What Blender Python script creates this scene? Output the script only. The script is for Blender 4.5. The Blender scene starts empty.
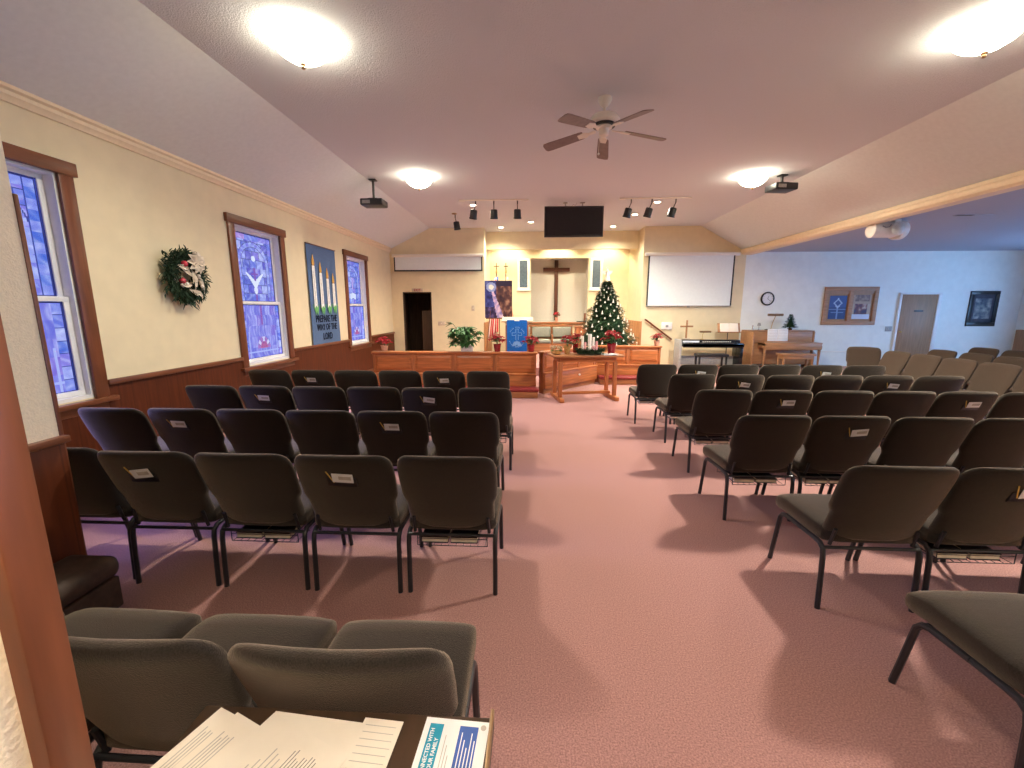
import bpy, bmesh, math, random
from mathutils import Vector, Matrix
R = random.Random(7)
PI = math.pi
scene = bpy.context.scene
C = scene.collection
sin, cos, rad = math.sin, math.cos, math.radians

# ------------------------------------------------------------------ materials
def mat(name, col, rough=0.6, spec=0.3, metal=0.0, var=0.12, scale=20.0, bump=0.0, bscale=None, emit=None, estr=0.0, kind='noise', sheen=0.0, trans=0.0, dark=None):
    m = bpy.data.materials.new(name); m.use_nodes = True
    nt = m.node_tree; N = nt.nodes; L = nt.links
    b = N['Principled BSDF']
    b.inputs['Roughness'].default_value = rough
    b.inputs['Specular IOR Level'].default_value = spec
    b.inputs['Metallic'].default_value = metal
    b.inputs['Sheen Weight'].default_value = sheen; b.inputs['Sheen Tint'].default_value = (1, .80, .62, 1); b.inputs['Sheen Roughness'].default_value = .45
    tc = N.new('ShaderNodeTexCoord')
    c0 = tuple(max(0, v*(1-var)) for v in col) if dark is None else dark
    c1 = tuple(min(1, v*(1+var)) for v in col)
    ramp = N.new('ShaderNodeValToRGB')
    ramp.color_ramp.elements[0].color = (*c0, 1); ramp.color_ramp.elements[1].color = (*c1, 1)
    ramp.color_ramp.elements[0].position = .3; ramp.color_ramp.elements[1].position = .7
    src = tc.outputs['Object']
    if kind == 'wood' or kind == 'woodz' or kind == 'woody':
        mp = N.new('ShaderNodeMapping'); L.new(src, mp.inputs[0])
        s = {'wood': (1.2, 14, 14), 'woodz': (14, 14, 1.2), 'woody': (14, 1.2, 14)}[kind]
        mp.inputs['Scale'].default_value = s; src = mp.outputs[0]
    nz = N.new('ShaderNodeTexNoise'); nz.inputs['Scale'].default_value = scale if 'wood' not in kind else 2.2
    nz.inputs['Detail'].default_value = 4
    L.new(src, nz.inputs['Vector']); L.new(nz.outputs['Fac'], ramp.inputs[0])
    L.new(ramp.outputs[0], b.inputs['Base Color'])
    if bump:
        n2 = N.new('ShaderNodeTexNoise'); n2.inputs['Scale'].default_value = bscale or scale; n2.inputs['Detail'].default_value = 3
        L.new(tc.outputs['Object'], n2.inputs['Vector'])
        bp = N.new('ShaderNodeBump'); bp.inputs['Strength'].default_value = bump; bp.inputs['Distance'].default_value = .01
        L.new(n2.outputs['Fac'], bp.inputs['Height']); L.new(bp.outputs[0], b.inputs['Normal'])
    if emit:
        b.inputs['Emission Color'].default_value = (*emit, 1); b.inputs['Emission Strength'].default_value = estr
    return m

def planks(name, col, step, axis, rough=.4, groove=.35):
    """wood panelling with vertical grooves every step metres along axis"""
    m = mat(name, col, rough+.1, .22, var=.22, kind='woodz')
    nt = m.node_tree; N = nt.nodes; L = nt.links; b = N['Principled BSDF']
    tc = N.new('ShaderNodeTexCoord'); sp = N.new('ShaderNodeSeparateXYZ'); L.new(tc.outputs['Object'], sp.inputs[0])
    d = N.new('ShaderNodeMath'); d.operation = 'DIVIDE'; d.inputs[1].default_value = step; L.new(sp.outputs[axis], d.inputs[0])
    f = N.new('ShaderNodeMath'); f.operation = 'FRACT'; L.new(d.outputs[0], f.inputs[0])
    lt = N.new('ShaderNodeMath'); lt.operation = 'LESS_THAN'; lt.inputs[1].default_value = .06; L.new(f.outputs[0], lt.inputs[0])
    old = b.inputs['Base Color'].links[0].from_socket
    mx = N.new('ShaderNodeMix'); mx.data_type = 'RGBA'; L.new(lt.outputs[0], mx.inputs[0]); L.new(old, mx.inputs[6])
    mx.inputs[7].default_value = (*[v*groove for v in col], 1)
    L.new(mx.outputs[2], b.inputs['Base Color'])
    return m

def emat(name, col, s):
    m = bpy.data.materials.new(name); m.use_nodes = True; nt = m.node_tree
    b = nt.nodes['Principled BSDF']; b.inputs['Base Color'].default_value = (.8, .8, .8, 1)
    b.inputs['Emission Color'].default_value = (*col, 1); b.inputs['Emission Strength'].default_value = s
    return m

def vmat(name, s=0.0, rough=.5, spec=.3):
    """colour read from the mesh's own colour attribute (stained glass, printed posters)"""
    m = bpy.data.materials.new(name); m.use_nodes = True; nt = m.node_tree
    b = nt.nodes['Principled BSDF']; a = nt.nodes.new('ShaderNodeAttribute'); a.attribute_name = 'col'
    b.inputs['Roughness'].default_value = rough; b.inputs['Specular IOR Level'].default_value = spec
    nz = nt.nodes.new('ShaderNodeTexNoise'); nz.inputs['Scale'].default_value = 60
    mx = nt.nodes.new('ShaderNodeMix'); mx.data_type = 'RGBA'; mx.blend_type = 'MULTIPLY'; mx.inputs[0].default_value = .25
    nt.links.new(a.outputs['Color'], mx.inputs[6]); nt.links.new(nz.outputs['Color'], mx.inputs[7])
    nt.links.new(mx.outputs[2], b.inputs['Base Color'])
    if s:
        nt.links.new(mx.outputs[2], b.inputs['Emission Color']); b.inputs['Emission Strength'].default_value = s
    return m

def gmat(name):
    """coloured glass: daylight passes through tinted by each piece's own colour"""
    m = bpy.data.materials.new(name); m.use_nodes = True; nt = m.node_tree; N = nt.nodes; L = nt.links
    N.remove(N['Principled BSDF']); out = N['Material Output']
    a = N.new('ShaderNodeAttribute'); a.attribute_name = 'col'
    tr = N.new('ShaderNodeBsdfTransparent'); gl = N.new('ShaderNodeBsdfGlossy'); gl.inputs['Roughness'].default_value = .15
    nz = N.new('ShaderNodeTexNoise'); nz.inputs['Scale'].default_value = 50
    mx = N.new('ShaderNodeMix'); mx.data_type = 'RGBA'; mx.blend_type = 'MULTIPLY'; mx.inputs[0].default_value = .15
    L.new(a.outputs['Color'], mx.inputs[6]); L.new(nz.outputs['Color'], mx.inputs[7]); L.new(mx.outputs[2], tr.inputs['Color'])
    ms = N.new('ShaderNodeMixShader'); ms.inputs[0].default_value = .03
    L.new(tr.outputs[0], ms.inputs[1]); L.new(gl.outputs[0], ms.inputs[2]); L.new(ms.outputs[0], out.inputs[0])
    return m

M = dict(
    carpet=mat('carpet', (.41, .215, .192), .95, .1, var=.34, scale=150, bump=.45, bscale=200, sheen=.1),
    wall=mat('wall_paint', (.77, .66, .435), .75, .2, var=.03, scale=6, bump=.1, bscale=180),
    wallw=mat('wall_pale_daylit', (.84, .87, .82), .75, .2, var=.03, scale=6, bump=.1, bscale=180),  # same wall carried on, mostly the wing daylight put into a paler colour
    stucco=mat('stucco', (.88, .76, .56), .8, .2, var=.05, scale=60, bump=.3, bscale=120),
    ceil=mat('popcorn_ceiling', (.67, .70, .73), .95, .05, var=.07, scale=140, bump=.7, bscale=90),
    slope=mat('smooth_ceiling', (.70, .73, .71), .9, .1, var=.03, scale=20, bump=.1, bscale=140),
    cream=mat('cream_trim', (.82, .68, .46), .5, .3, var=.04),
    white=mat('white_trim', (.80, .79, .76), .4, .4, var=.03),
    wains=planks('wainscot', (.100, .022, .006), .14, 1, groove=.72),
    wainx=planks('wainscot_back', (.12, .04, .015), .2, 0),
    trim=mat('dark_trim_wood', (.17, .054, .022), .35, .4, var=.25, kind='woodz'),
    trimy=mat('dark_trim_wood_long', (.17, .054, .022), .35, .4, var=.25, kind='woody'),
    oak=mat('oak', (.46, .155, .05), .35, .4, var=.28, kind='wood'),
    oakz=mat('oak_upright', (.42, .14, .05), .35, .4, var=.28, kind='woodz'),
    oakd=mat('oak_table', (.36, .14, .055), .35, .4, var=.25, kind='wood'),
    pianow=mat('piano_wood', (.38, .19, .09), .35, .4, var=.2, kind='wood'),
    doorw=mat('door_wood', (.36, .20, .11), .45, .3, var=.15, kind='woodz'),
    boardw=mat('board_wood', (.42, .22, .12), .5, .3, var=.2, kind='wood'),
    corky=mat('cork', (.40, .24, .14), .9, .1, var=.2, scale=80),
    fabric=mat('charcoal_fabric', (.026, .021, .018), .95, .08, var=.4, scale=260, bump=.3, bscale=300, sheen=.46),
    fabric_lit=mat('lamplit_fabric', (.066, .046, .034), .95, .1, var=.3, scale=220, bump=.3, bscale=260, sheen=.2),  # chair fabric with the warm nave light put into its brown
    legm=mat('black_steel', (.018, .018, .022), .38, .5, var=.2),
    black=mat('black_plastic', (.012, .012, .014), .35, .5, var=.2),
    gloss=mat('gloss_black', (.008, .008, .010), .12, .5, var=.1),
    screenm=mat('projection_screen', (.77, .83, .83), .85, .1, var=.02),
    grey=mat('grey_plastic', (.35, .34, .33), .5, .3),
    plate=mat('beige_plate', (.55, .45, .34), .5, .3),
    offw=mat('offwhite_metal', (.78, .74, .66), .35, .4, var=.03),
    brass=mat('brass', (.55, .36, .12), .3, .5, metal=.9, var=.1),
    bronze=mat('bronze', (.35, .22, .12), .35, .5, metal=.8, var=.1),
    chrome=mat('chrome', (.7, .7, .7), .2, .5, metal=1, var=.05),
    red=mat('red_bract', (.42, .022, .035), .55, .3, var=.3, scale=30),
    redfoil=mat('red_foil', (.26, .01, .02), .25, .6, var=.3, scale=30),
    gold=mat('gold_foil', (.75, .50, .20), .25, .6, metal=.5, var=.3, scale=30),
    leaf=mat('green_leaf', (.055, .16, .04), .5, .35, var=.4, scale=14),
    needle=mat('fir_needles', (.030, .066, .026), .7, .2, var=.5, scale=18),
    garland=mat('wreath_needles', (.030, .055, .028), .7, .2, var=.5, scale=18),
    crossw=mat('dark_cross_wood', (.085, .032, .018), .5, .3, var=.2, kind='woodz'),
    tablew=mat('dark_table_wood', (.060, .034, .020), .35, .4, var=.3, kind='woody'),
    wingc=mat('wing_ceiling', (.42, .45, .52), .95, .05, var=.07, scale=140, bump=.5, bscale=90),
    frost=mat('frosted_glass', (.62, .66, .66), .5, .3),
    darkbronze=mat('dark_bronze', (.10, .06, .025), .4, .5, metal=.6),
    bark=mat('bark', (.10, .06, .03), .9, .1),
    clay=mat('pot_peach', (.70, .42, .30), .6, .3),
    orn=mat('white_ornament', (.85, .80, .70), .35, .5, var=.05),
    ivory=mat('ivory_silk', (.72, .62, .48), .6, .3, var=.1),
    redball=mat('red_ball', (.55, .05, .07), .25, .5),
    vinyl=mat('red_vinyl', (.22, .02, .02), .45, .4),
    bench=mat('brown_vinyl', (.065, .040, .027), .6, .3, var=.3),
    paper=mat('paper', (.82, .74, .63), .8, .1, var=.02),
    paperw=mat('white_paper', (.82, .82, .82), .8, .1, var=.02),
    ink=mat('ink', (.22, .20, .19), .8, .1),
    inkg=mat('grey_ink', (.50, .46, .42), .8, .1),
    teal=mat('teal_print', (.03, .30, .45), .6, .2),
    navy=mat('blue_print', (.06, .12, .38), .6, .2),
    bannerb=mat('banner_felt', (.105, .165, .29), .95, .05, var=.1, scale=60),
    blackfelt=mat('black_felt', (.012, .015, .03), .95, .05),
    yellowfelt=mat('yellow_felt', (.62, .36, .10), .95, .05),
    whitefelt=mat('white_felt', (.80, .80, .76), .9, .05),
    greenfelt=mat('green_felt', (.16, .42, .14), .95, .05),
    blue=mat('blue_cloth', (.02, .16, .62), .8, .1, var=.15, scale=40),
    lblue=mat('pale_blue_print', (.22, .45, .85), .8, .1),
    flagr=mat('flag_red', (.55, .04, .06), .8, .1),
    flagw=mat('flag_white', (.85, .66, .58), .8, .1),
    flagc=mat('flag_cream', (.78, .52, .34), .8, .1),
    seatg=mat('grey_green_fabric', (.28, .28, .23), .9, .1, var=.2, scale=120),
    niche=mat('niche_paint', (.55, .52, .46), .8, .15, var=.03),
    slate=mat('slate_glass', (.10, .14, .18), .15, .5),
    hall=mat('hall_panelling', (.06, .035, .022), .6, .2, var=.3, kind='woodz'),
    book=mat('hymnal_cover', (.02, .02, .03), .5, .3),
    pages=mat('book_pages', (.88, .82, .68), .8, .1),
    pencil=mat('pencil_yellow', (.7, .45, .1), .5, .3),
    candle=mat('candle_wax', (.85, .80, .75), .5, .4, var=.03),
    pink=mat('pink_wax', (.75, .35, .36), .5, .4),
    bulb=emat('lamp_glass', (1.0, .90, .68), 16.5),
    can=emat('downlight_lens', (1.0, .85, .60), 14.0),
    sky=emat('bright_pane', (.24, .52, 1.0), 9.0),
    glass=gmat('stained_glass'),
    print_=vmat('poster_print', 0, .45, .3),
    lead=mat('lead_came', (.03, .03, .05), .5, .3),
    clockf=mat('clock_face', (.75, .76, .80), .4, .3, var=.02),
    fanb=mat('fan_blade', (.24, .19, .18), .5, .3, var=.1),
)

# ------------------------------------------------------------------ mesh building
class MB:
    def __init__(s): s.bm = bmesh.new(); s.mi = 0; s.mats = []
    def use(s, m):
        if m not in s.mats: s.mats.append(m)
        s.mi = s.mats.index(m); return s
    def _f(s, faces):
        for f in faces: f.material_index = s.mi
    def box(s, x0, x1, y0, y1, z0, z1, bev=0.0, seg=2, mtx=None):
        r = bmesh.ops.create_cube(s.bm, size=1)
        vs = r['verts']
        m = Matrix.Translation(((x0+x1)/2, (y0+y1)/2, (z0+z1)/2)) @ Matrix.Diagonal((x1-x0, y1-y0, z1-z0, 1))
        bmesh.ops.transform(s.bm, matrix=m, verts=vs)
        fs = set(f for v in vs for f in v.link_faces)
        if bev > 0:
            es = list(set(e for v in vs for e in v.link_edges))
            rr = bmesh.ops.bevel(s.bm, geom=es, offset=bev, segments=seg, affect='EDGES', profile=.5)
            vs = list(set(v for f in rr['faces'] for v in f.verts)); fs = set(f for v in vs for f in v.link_faces)
        if mtx is not None: bmesh.ops.transform(s.bm, matrix=mtx, verts=list(set(v for f in fs for v in f.verts)))
        s._f(fs); return s
    def loft(s, secs, cap=True, closed=False):
        rows = [[s.bm.verts.new(p) for p in sec] for sec in secs]
        fs = []
        n = len(rows[0])
        pairs = list(zip(rows, rows[1:])) + ([(rows[-1], rows[0])] if closed else [])
        for a, b in pairs:
            for i in range(n):
                try: fs.append(s.bm.faces.new((a[i], a[(i+1) % n], b[(i+1) % n], b[i])))
                except ValueError: pass
        if cap and not closed:
            fs.append(s.bm.faces.new(rows[0][::-1])); fs.append(s.bm.faces.new(rows[-1]))
        s._f(fs); return s
    def tube(s, pts, r, seg=8, closed=False):
        pts = [Vector(p) for p in pts]; n = len(pts); secs = []
        rr = r if isinstance(r, (list, tuple)) else [r]*n
        up = None
        for i, p in enumerate(pts):
            if closed: t = pts[(i+1) % n]-pts[i-1]
            else: t = pts[min(i+1, n-1)]-pts[max(i-1, 0)]
            t.normalize()
            if up is None: up = Vector((0, 0, 1)) if abs(t.z) < .9 else Vector((1, 0, 0))
            a = up - t*up.dot(t)
            if a.length < 1e-4: a = t.orthogonal()
            a.normalize(); up = a; b = t.cross(a)
            secs.append([p + a*(cos(2*PI*k/seg)*rr[i]) + b*(sin(2*PI*k/seg)*rr[i]) for k in range(seg)])
        return s.loft(secs, closed=closed)
    def lathe(s, prof, c=(0, 0, 0), seg=24, mtx=None, sx=1, sy=1, ring=False):
        secs = [[Vector((r*cos(2*PI*k/seg)*sx, r*sin(2*PI*k/seg)*sy, z)) for k in range(seg)] for r, z in prof]
        T = Matrix.Translation(c) @ (mtx or Matrix.Identity(4))
        return s.loft([[T @ p for p in q] for q in secs], closed=ring)
    def prism(s, poly, a0, a1, axis=1, off=None):
        """poly in the two other axes (cyclic order of remaining axes), from a0 to a1 along axis"""
        def P(u, v, a):
            return (a, u, v) if axis == 0 else (u, a, v) if axis == 1 else (u, v, a)
        return s.loft([[P(u, v, a) for u, v in poly] for a in (a0, a1)])
    def frame(s, axis, u0, u1, v0, v1, t, a0, a1, bev=.004, tb=None):
        """four mitre-free bars around a rectangle; axis is the facing axis"""
        tb = tb or t
        for ua, ub, va, vb, k in ((u0, u1, v0, v0+tb, 0), (u0, u1, v1-tb, v1, 0), (u0, u0+t, v0+tb, v1-tb, 1), (u1-t, u1, v0+tb, v1-tb, 1)):
            e = .0008*k
            if axis == 0: s.box(a0+e, a1-e, ua, ub, va, vb, bev)
            else: s.box(ua, ub, a0+e, a1-e, va, vb, bev)
        return s
    def ball(s, c, r, u=12, v=8, sc=(1, 1, 1)):
        rr = bmesh.ops.create_uvsphere(s.bm, u_segments=u, v_segments=v, radius=r)
        bmesh.ops.transform(s.bm, matrix=Matrix.Translation(c) @ Matrix.Diagonal((*sc, 1)), verts=rr['verts'])
        s._f(set(f for q in rr['verts'] for f in q.link_faces)); return s
    def leaf(s, p, d, up, l, w, fold=.15, droop=.2):
        """a folded pointed leaf from p along d"""
        d = Vector(d).normalized(); sd = d.cross(Vector(up))
        if sd.length < 1e-3: sd = d.orthogonal()
        sd.normalize(); n = sd.cross(d); p = Vector(p)
        V = s.bm.verts.new
        a = V(p); m1 = V(p+d*l*.45-n*l*droop*.2); e = V(p+d*l-n*l*droop)
        q0 = V(p+d*l*.4+sd*w/2+n*w*fold); q1 = V(p+d*l*.4-sd*w/2+n*w*fold)
        k0 = V(p+d*l*.75+sd*w*.33+n*(w*fold-l*droop*.6)); k1 = V(p+d*l*.75-sd*w*.33+n*(w*fold-l*droop*.6))
        fs = [s.bm.faces.new(t) for t in ((a, q0, m1), (a, m1, q1), (m1, q0, k0), (m1, k0, e), (m1, e, k1), (m1, k1, q1))]
        s._f(fs); return s
    def build(s, name, m=None, parent=None, smooth=True, ang=40):
        me = bpy.data.meshes.new(name)
        bmesh.ops.recalc_face_normals(s.bm, faces=s.bm.faces)
        if smooth:
            la = rad(ang)
            for f in s.bm.faces: f.smooth = True
            for e in s.bm.edges:
                if len(e.link_faces) == 2 and e.calc_face_angle(0) > la: e.smooth = False
        s.bm.to_mesh(me); s.bm.free()
        if m is not None and not s.mats: me.materials.append(m)
        for q in s.mats: me.materials.append(q)
        o = bpy.data.objects.new(name, me); C.objects.link(o)
        if parent is not None: o.parent = parent
        return o

def tag(o, label, cat, group=None, kind=None):
    o['label'] = label; o['category'] = cat
    if group: o['group'] = group
    if kind: o['kind'] = kind
    return o
def thing(name, label, cat, loc=(0, 0, 0), rz=0, group=None):
    o = bpy.data.objects.new(name, None); C.objects.link(o); o.empty_display_size = .1
    o.location = loc; o.rotation_euler = (0, 0, rz)
    return tag(o, label, cat, group)
def struct(o, label, cat): return tag(o, label, cat, None, 'structure')
KIDS = {}
def kids(o): return [c for c in bpy.data.objects if c.parent == o]
def dup(root, loc, rz, label, group=None, tree=None):
    r = root.copy(); C.objects.link(r); r.location = loc; r.rotation_euler = (0, 0, rz); r['label'] = label
    if group: r['group'] = group
    tree = tree if tree is not None else [(c, kids(c)) for c in kids(root)]
    for ch, gs in tree:
        c = ch.copy(); C.objects.link(c); c.parent = r
        for g in gs:
            d = g.copy(); C.objects.link(d); d.parent = c
    return r
def text(name, body, size, m, mtx, parent=None, align='CENTER', ext=.0006, bold=0.0, sx=1.0):
    cu = bpy.data.curves.new(name, 'FONT'); cu.body = body; cu.size = size; cu.align_x = align; cu.align_y = 'CENTER'
    cu.extrude = ext; cu.offset = bold; cu.resolution_u = 2
    t = bpy.data.objects.new('tmp', cu); C.objects.link(t)
    dg = bpy.context.evaluated_depsgraph_get(); dg.update()
    me = bpy.data.meshes.new_from_object(t.evaluated_get(dg)); bpy.data.objects.remove(t)
    me.transform(mtx @ Matrix.Diagonal((sx, 1, 1, 1))); me.materials.clear(); me.materials.append(m); me.name = name
    o = bpy.data.objects.new(name, me); C.objects.link(o)
    if parent is not None: o.parent = parent
    return o
# orientation for lettering: on a wall whose face looks along -Y / +X
FACE_MY = Matrix(((1, 0, 0, 0), (0, 0, -1, 0), (0, 1, 0, 0), (0, 0, 0, 1)))
FACE_PX = Matrix(((0, 0, 1, 0), (1, 0, 0, 0), (0, 1, 0, 0), (0, 0, 0, 1)))
def picture(name, nu, nv, fn, pos, m, parent=None):
    """a printed or leaded sheet: fn(u,v)->linear rgb per cell, pos(u,v)->point"""
    bm = bmesh.new(); lay = bm.loops.layers.float_color.new('col')
    g = [[bm.verts.new(pos(i/nu, j/nv)) for i in range(nu+1)] for j in range(nv+1)]
    for j in range(nv):
        for i in range(nu):
            f = bm.faces.new((g[j][i], g[j][i+1], g[j+1][i+1], g[j+1][i]))
            c = fn((i+.5)/nu, (j+.5)/nv)
            for lp in f.loops: lp[lay] = (*c, 1)
    me = bpy.data.meshes.new(name); bm.to_mesh(me); bm.free(); me.materials.append(m)
    o = bpy.data.objects.new(name, me); C.objects.link(o)
    if parent is not None: o.parent = parent
    return o
def s2l(r, g, b): return tuple(((v/255+.055)/1.055)**2.4 if v > 10 else v/255/12.92 for v in (r, g, b))

XL, XR, YB = -4.1, 5.8, 12.4
ZC, ZL, ZR = 3.85, 3.28, 3.19
XCL, XCR = -2.92, 4.6
YF = .41     # room face of the rear wall, which the camera looks through
# ------------------------------------------------------------------ the room shell
b = MB(); b.box(-4.4, 13.6, -3.2, 15.2, -.12, 0); struct(b.build('floor', M['carpet']), 'mauve pink carpet over the whole church floor', 'floor')
b = MB(); b.use(M['ceil']); b.prism([(XCL, ZC), (XCR, ZC), (XCR, ZC+.1), (XCL, ZC+.1)], YF-.1, 12.41)
b.use(M['ceil']); b.box(-1.49, 3.19, 12.40, 14.95, ZC, ZC+.1)
b.use(M['slope']); b.prism([(XL-.02, ZL-.01), (XCL, ZC), (XCL, ZC+.1), (XL-.02, ZL+.12)], YF-.1, 12.41)
b.prism([(XCR, ZC), (XR+.02, ZR-.01), (XR+.02, ZR+.12), (XCR, ZC+.1)], YF-.1, 12.41)
struct(b.build('ceiling', smooth=False), 'textured flat ceiling with smooth sloping sides above the pews', 'ceiling')
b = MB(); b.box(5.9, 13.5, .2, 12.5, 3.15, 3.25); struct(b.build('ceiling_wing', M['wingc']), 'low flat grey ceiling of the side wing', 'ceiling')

WIN = [(2.50, 3.82), (5.75, 7.06), (9.29, 10.60)]   # outer casing of the three windows
WZ0, WZ1 = .80, 2.78
b = MB(); y = .29
for a, c in WIN:
    b.box(XL-.15, XL, y, a+.11, 0, 3.5); b.box(XL-.15, XL, a+.11, c-.11, 0, WZ0); b.box(XL-.15, XL, a+.11, c-.11, WZ1, 3.5); y = c-.11
b.box(XL-.15, XL, y, 12.5, 0, 3.5)
struct(b.build('wall_left', M['wall'], smooth=False), 'long cream wall holding the stained glass windows', 'wall')
b = MB(); y = YF
for a, c in WIN:
    b.box(XL, XL+.016, y, a+.01, .10, .90); b.box(XL, XL+.016, a+.01, c-.01, .10, .70); y = c-.01
b.box(XL, XL+.016, y, YB, .10, .90)
struct(b.build('trim_1', M['wains'], smooth=False), 'red-brown board wainscot under the stained glass windows', 'wainscot')
b = MB(); y = YF
for a, c in WIN:
    b.box(XL, XL+.045, y, a, .895, .945, .008); y = c
b.box(XL, XL+.045, y, YB, .895, .945, .008)
struct(b.build('trim_2', M['trimy']), 'dark cap rail along the top of the wainscot', 'trim')
b = MB(); b.box(XL, XL+.028, YF, YB, 0, .11, .006)
struct(b.build('baseboard_left', M['trimy']), 'dark baseboard under the wainscot', 'baseboard')
b = MB(); b.prism([(XL, 3.20), (XL+.02, 3.20), (XL+.03, 3.225), (XL+.05, 3.245), (XL+.05, 3.275), (XL+.075, 3.29), (XL+.075, 3.32), (XL, 3.32)], YF, YB)
struct(b.build('trim_3', M['cream']), 'cream crown moulding at the head of the long wall', 'trim')

# back wall, chancel recess, wing wall
b = MB(); DX0, DX1, DZ = -3.77, -2.93, 2.09
CX0, CX1 = -1.38, 3.08
b.box(XL-.15, DX0, YB, YB+.12, 0, 4.0); b.box(DX0, DX1, YB, YB+.12, DZ, 4.0); b.box(DX1, CX0, YB, YB+.12, 0, 4.0); b.box(CX1, XR+.08, YB, YB+.12, 0, 4.0)
struct(b.build('wall_back', M['wall'], smooth=False), 'cream end wall either side of the altar recess', 'wall')
b = MB(); b.box(XR+.08, 13.5, YB, YB+.12, 0, 3.4)
struct(b.build('wall_wing_back', M['wallw'], smooth=False), 'daylight-paled wall of the side wing with clock and noticeboard', 'wall')
b = MB(); b.box(CX0-.1, CX0, YB+.12, 14.9, 0, 4.0); struct(b.build('wall_recess_left', M['wall'], smooth=False), 'cream side wall of the altar recess behind the flags', 'wall')
b = MB(); b.box(CX1, CX1+.1, YB+.12, 14.9, 0, 4.0); struct(b.build('wall_recess_right', M['wall'], smooth=False), 'cream side wall of the altar recess behind the christmas tree', 'wall')
NX0, NX1, NZ0, NZ1 = -.06, 1.80, 1.17, 3.22
b = MB(); Y2 = 14.2
b.box(CX0, NX0, Y2, Y2+.1, 0, 4); b.box(NX1, CX1, Y2, Y2+.1, 0, 4); b.box(NX0, NX1, Y2, Y2+.1, NZ1, 4); b.box(NX0, NX1, Y2, Y2+.1, 0, NZ0)
struct(b.build('wall_recess_back', M['wall'], smooth=False), 'cream wall around the niche of the wooden cross', 'wall')
b = MB(); b.box(NX0-.02, NX1+.02, 14.75, 14.85, 1.0, 3.4); b.box(NX0-.1, NX0, 14.3, 14.75, 1, 3.4); b.box(NX1, NX1+.1, 14.3, 14.75, 1, 3.4)
b.box(NX0-.1, NX1+.1, 14.3, 14.8, NZ1, NZ1+.1); b.box(NX0-.1, NX1+.1, 14.3, 14.8, 1.0, NZ0-.03)
struct(b.build('wall_niche', M['niche'], smooth=False), 'grey lined niche that holds the tall wooden cross', 'niche')
b = MB(); b.box(CX0, CX1, 13.05, 13.2, 3.35, ZC)
struct(b.build('wall_header', M['wall'], smooth=False), 'cream header across the top of the altar recess', 'wall')
b = MB(); b.box(CX0-.03, CX0+.025, YB-.02, Y2, 0, 1.22, .004); struct(b.build('trim_4', planks('recess_panel', (.40, .18, .07), .3, 1)), 'oak panelling on the recess side wall behind the flags', 'panelling')
b = MB(); b.box(CX1-.025, CX1+.05, YB-.02, Y2, 0, 1.26, .004); struct(b.build('trim_5', bpy.data.materials['recess_panel']), 'oak panelling on the recess side wall behind the christmas tree', 'panelling')
b = MB(); b.box(CX0+.03, CX1-.03, 10.2, 14.2, 0, .2); b.box(CX1-.03, 3.3, 10.2, 12.36, 0, .2)
struct(b.build('floor_platform', M['carpet'], smooth=False), 'low carpeted platform behind the altar rail', 'platform')
b = MB(); b.box(NX0-.12, NX1+.12, 14.08, 14.35, NZ0-.05, NZ0+.012, .01)
struct(b.build('trim_6', M['oakd']), 'wooden sill shelf under the cross niche', 'sill')
# doorway to the dark hall
b = MB(); b.use(M['hall']); b.box(DX0-.3, DX1+.3, 14.0, 14.1, 0, 2.6); b.box(DX0-.4, DX0-.3, YB+.12, 14.1, 0, 2.6); b.box(DX1+.3, DX1+.4, YB+.12, 14.1, 0, 2.6); b.box(DX0-.4, DX1+.4, YB+.12, 14.1, 2.5, 2.6)
struct(b.build('wall_hall', smooth=False), 'dark panelled hall seen through the open doorway', 'hall')
b = MB(); b.box(DX0, DX0+.03, YB, YB+.13, 0, DZ); b.box(DX1-.03, DX1, YB, YB+.13, 0, DZ); b.box(DX0, DX1, YB, YB+.13, DZ-.03, DZ)
struct(b.build('trim_7', M['hall'], smooth=False), 'dark lining of the open doorway', 'door frame')
dr = MB(); dr.box(-3.36, -2.97, 12.9, 12.94, .01, 1.55, .006)
struct(dr.build('door_1', mat('hall_door', (.10, .06, .035), .5, .3, kind='woodz')), 'brown half-open door leaf inside the dark doorway', 'door')
# beam and wing
b = MB(); b.prism([(5.80, 3.07), (6.0, 3.07), (6.0, 3.4), (5.80, 3.4)], YF, YB)
b.prism([(5.735, 3.13), (5.75, 3.10), (5.78, 3.085), (5.80, 3.07), (5.80, 3.22), (5.735, 3.20)], YF, YB)
b.box(5.715, 5.80, YF, YB, 3.165, 3.215)
struct(b.build('trim_8', M['cream'], smooth=False), 'cream moulded beam along the opening to the side wing', 'beam')
b = MB(); WW = [(2.6, 4.2), (5.6, 7.2), (8.6, 10.2)]; y = .29
for a, c in WW:
    b.box(13.3, 13.45, y, a, 0, 3.4); b.box(13.3, 13.45, a, c, 0, .9); b.box(13.3, 13.45, a, c, 2.6, 3.4); y = c
b.box(13.3, 13.45, y, 12.5, 0, 3.4)
struct(b.build('wall_wing_right', M['wallw'], smooth=False), 'outer wall of the side wing with daylight windows', 'wall')
for i, (a, c) in enumerate(WW):
    f = MB(); f.frame(0, a, c, .9, 2.6, .06, 13.31, 13.40, 0); f.box(13.31, 13.40, a, c, 1.72, 1.78)
    fo = struct(f.build('window_%d' % (6+i), M['white'], smooth=False), 'white framed daylight window of the side wing, number %s from the clock wall' % ('three', 'two', 'one')[i], 'window')
    f = MB(); f.box(13.36, 13.38, a+.05, c-.05, .95, 2.55); f.build('pane', M['sky'], fo, smooth=False)
b = MB(); OX0, OX1 = -.585, 2.2
b.box(-4.25, OX0, .30, YF, 0, 4); b.box(OX1, 13.45, .30, YF, 0, 4); b.box(OX0, OX1, .30, YF, 2.25, 4)
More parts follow.
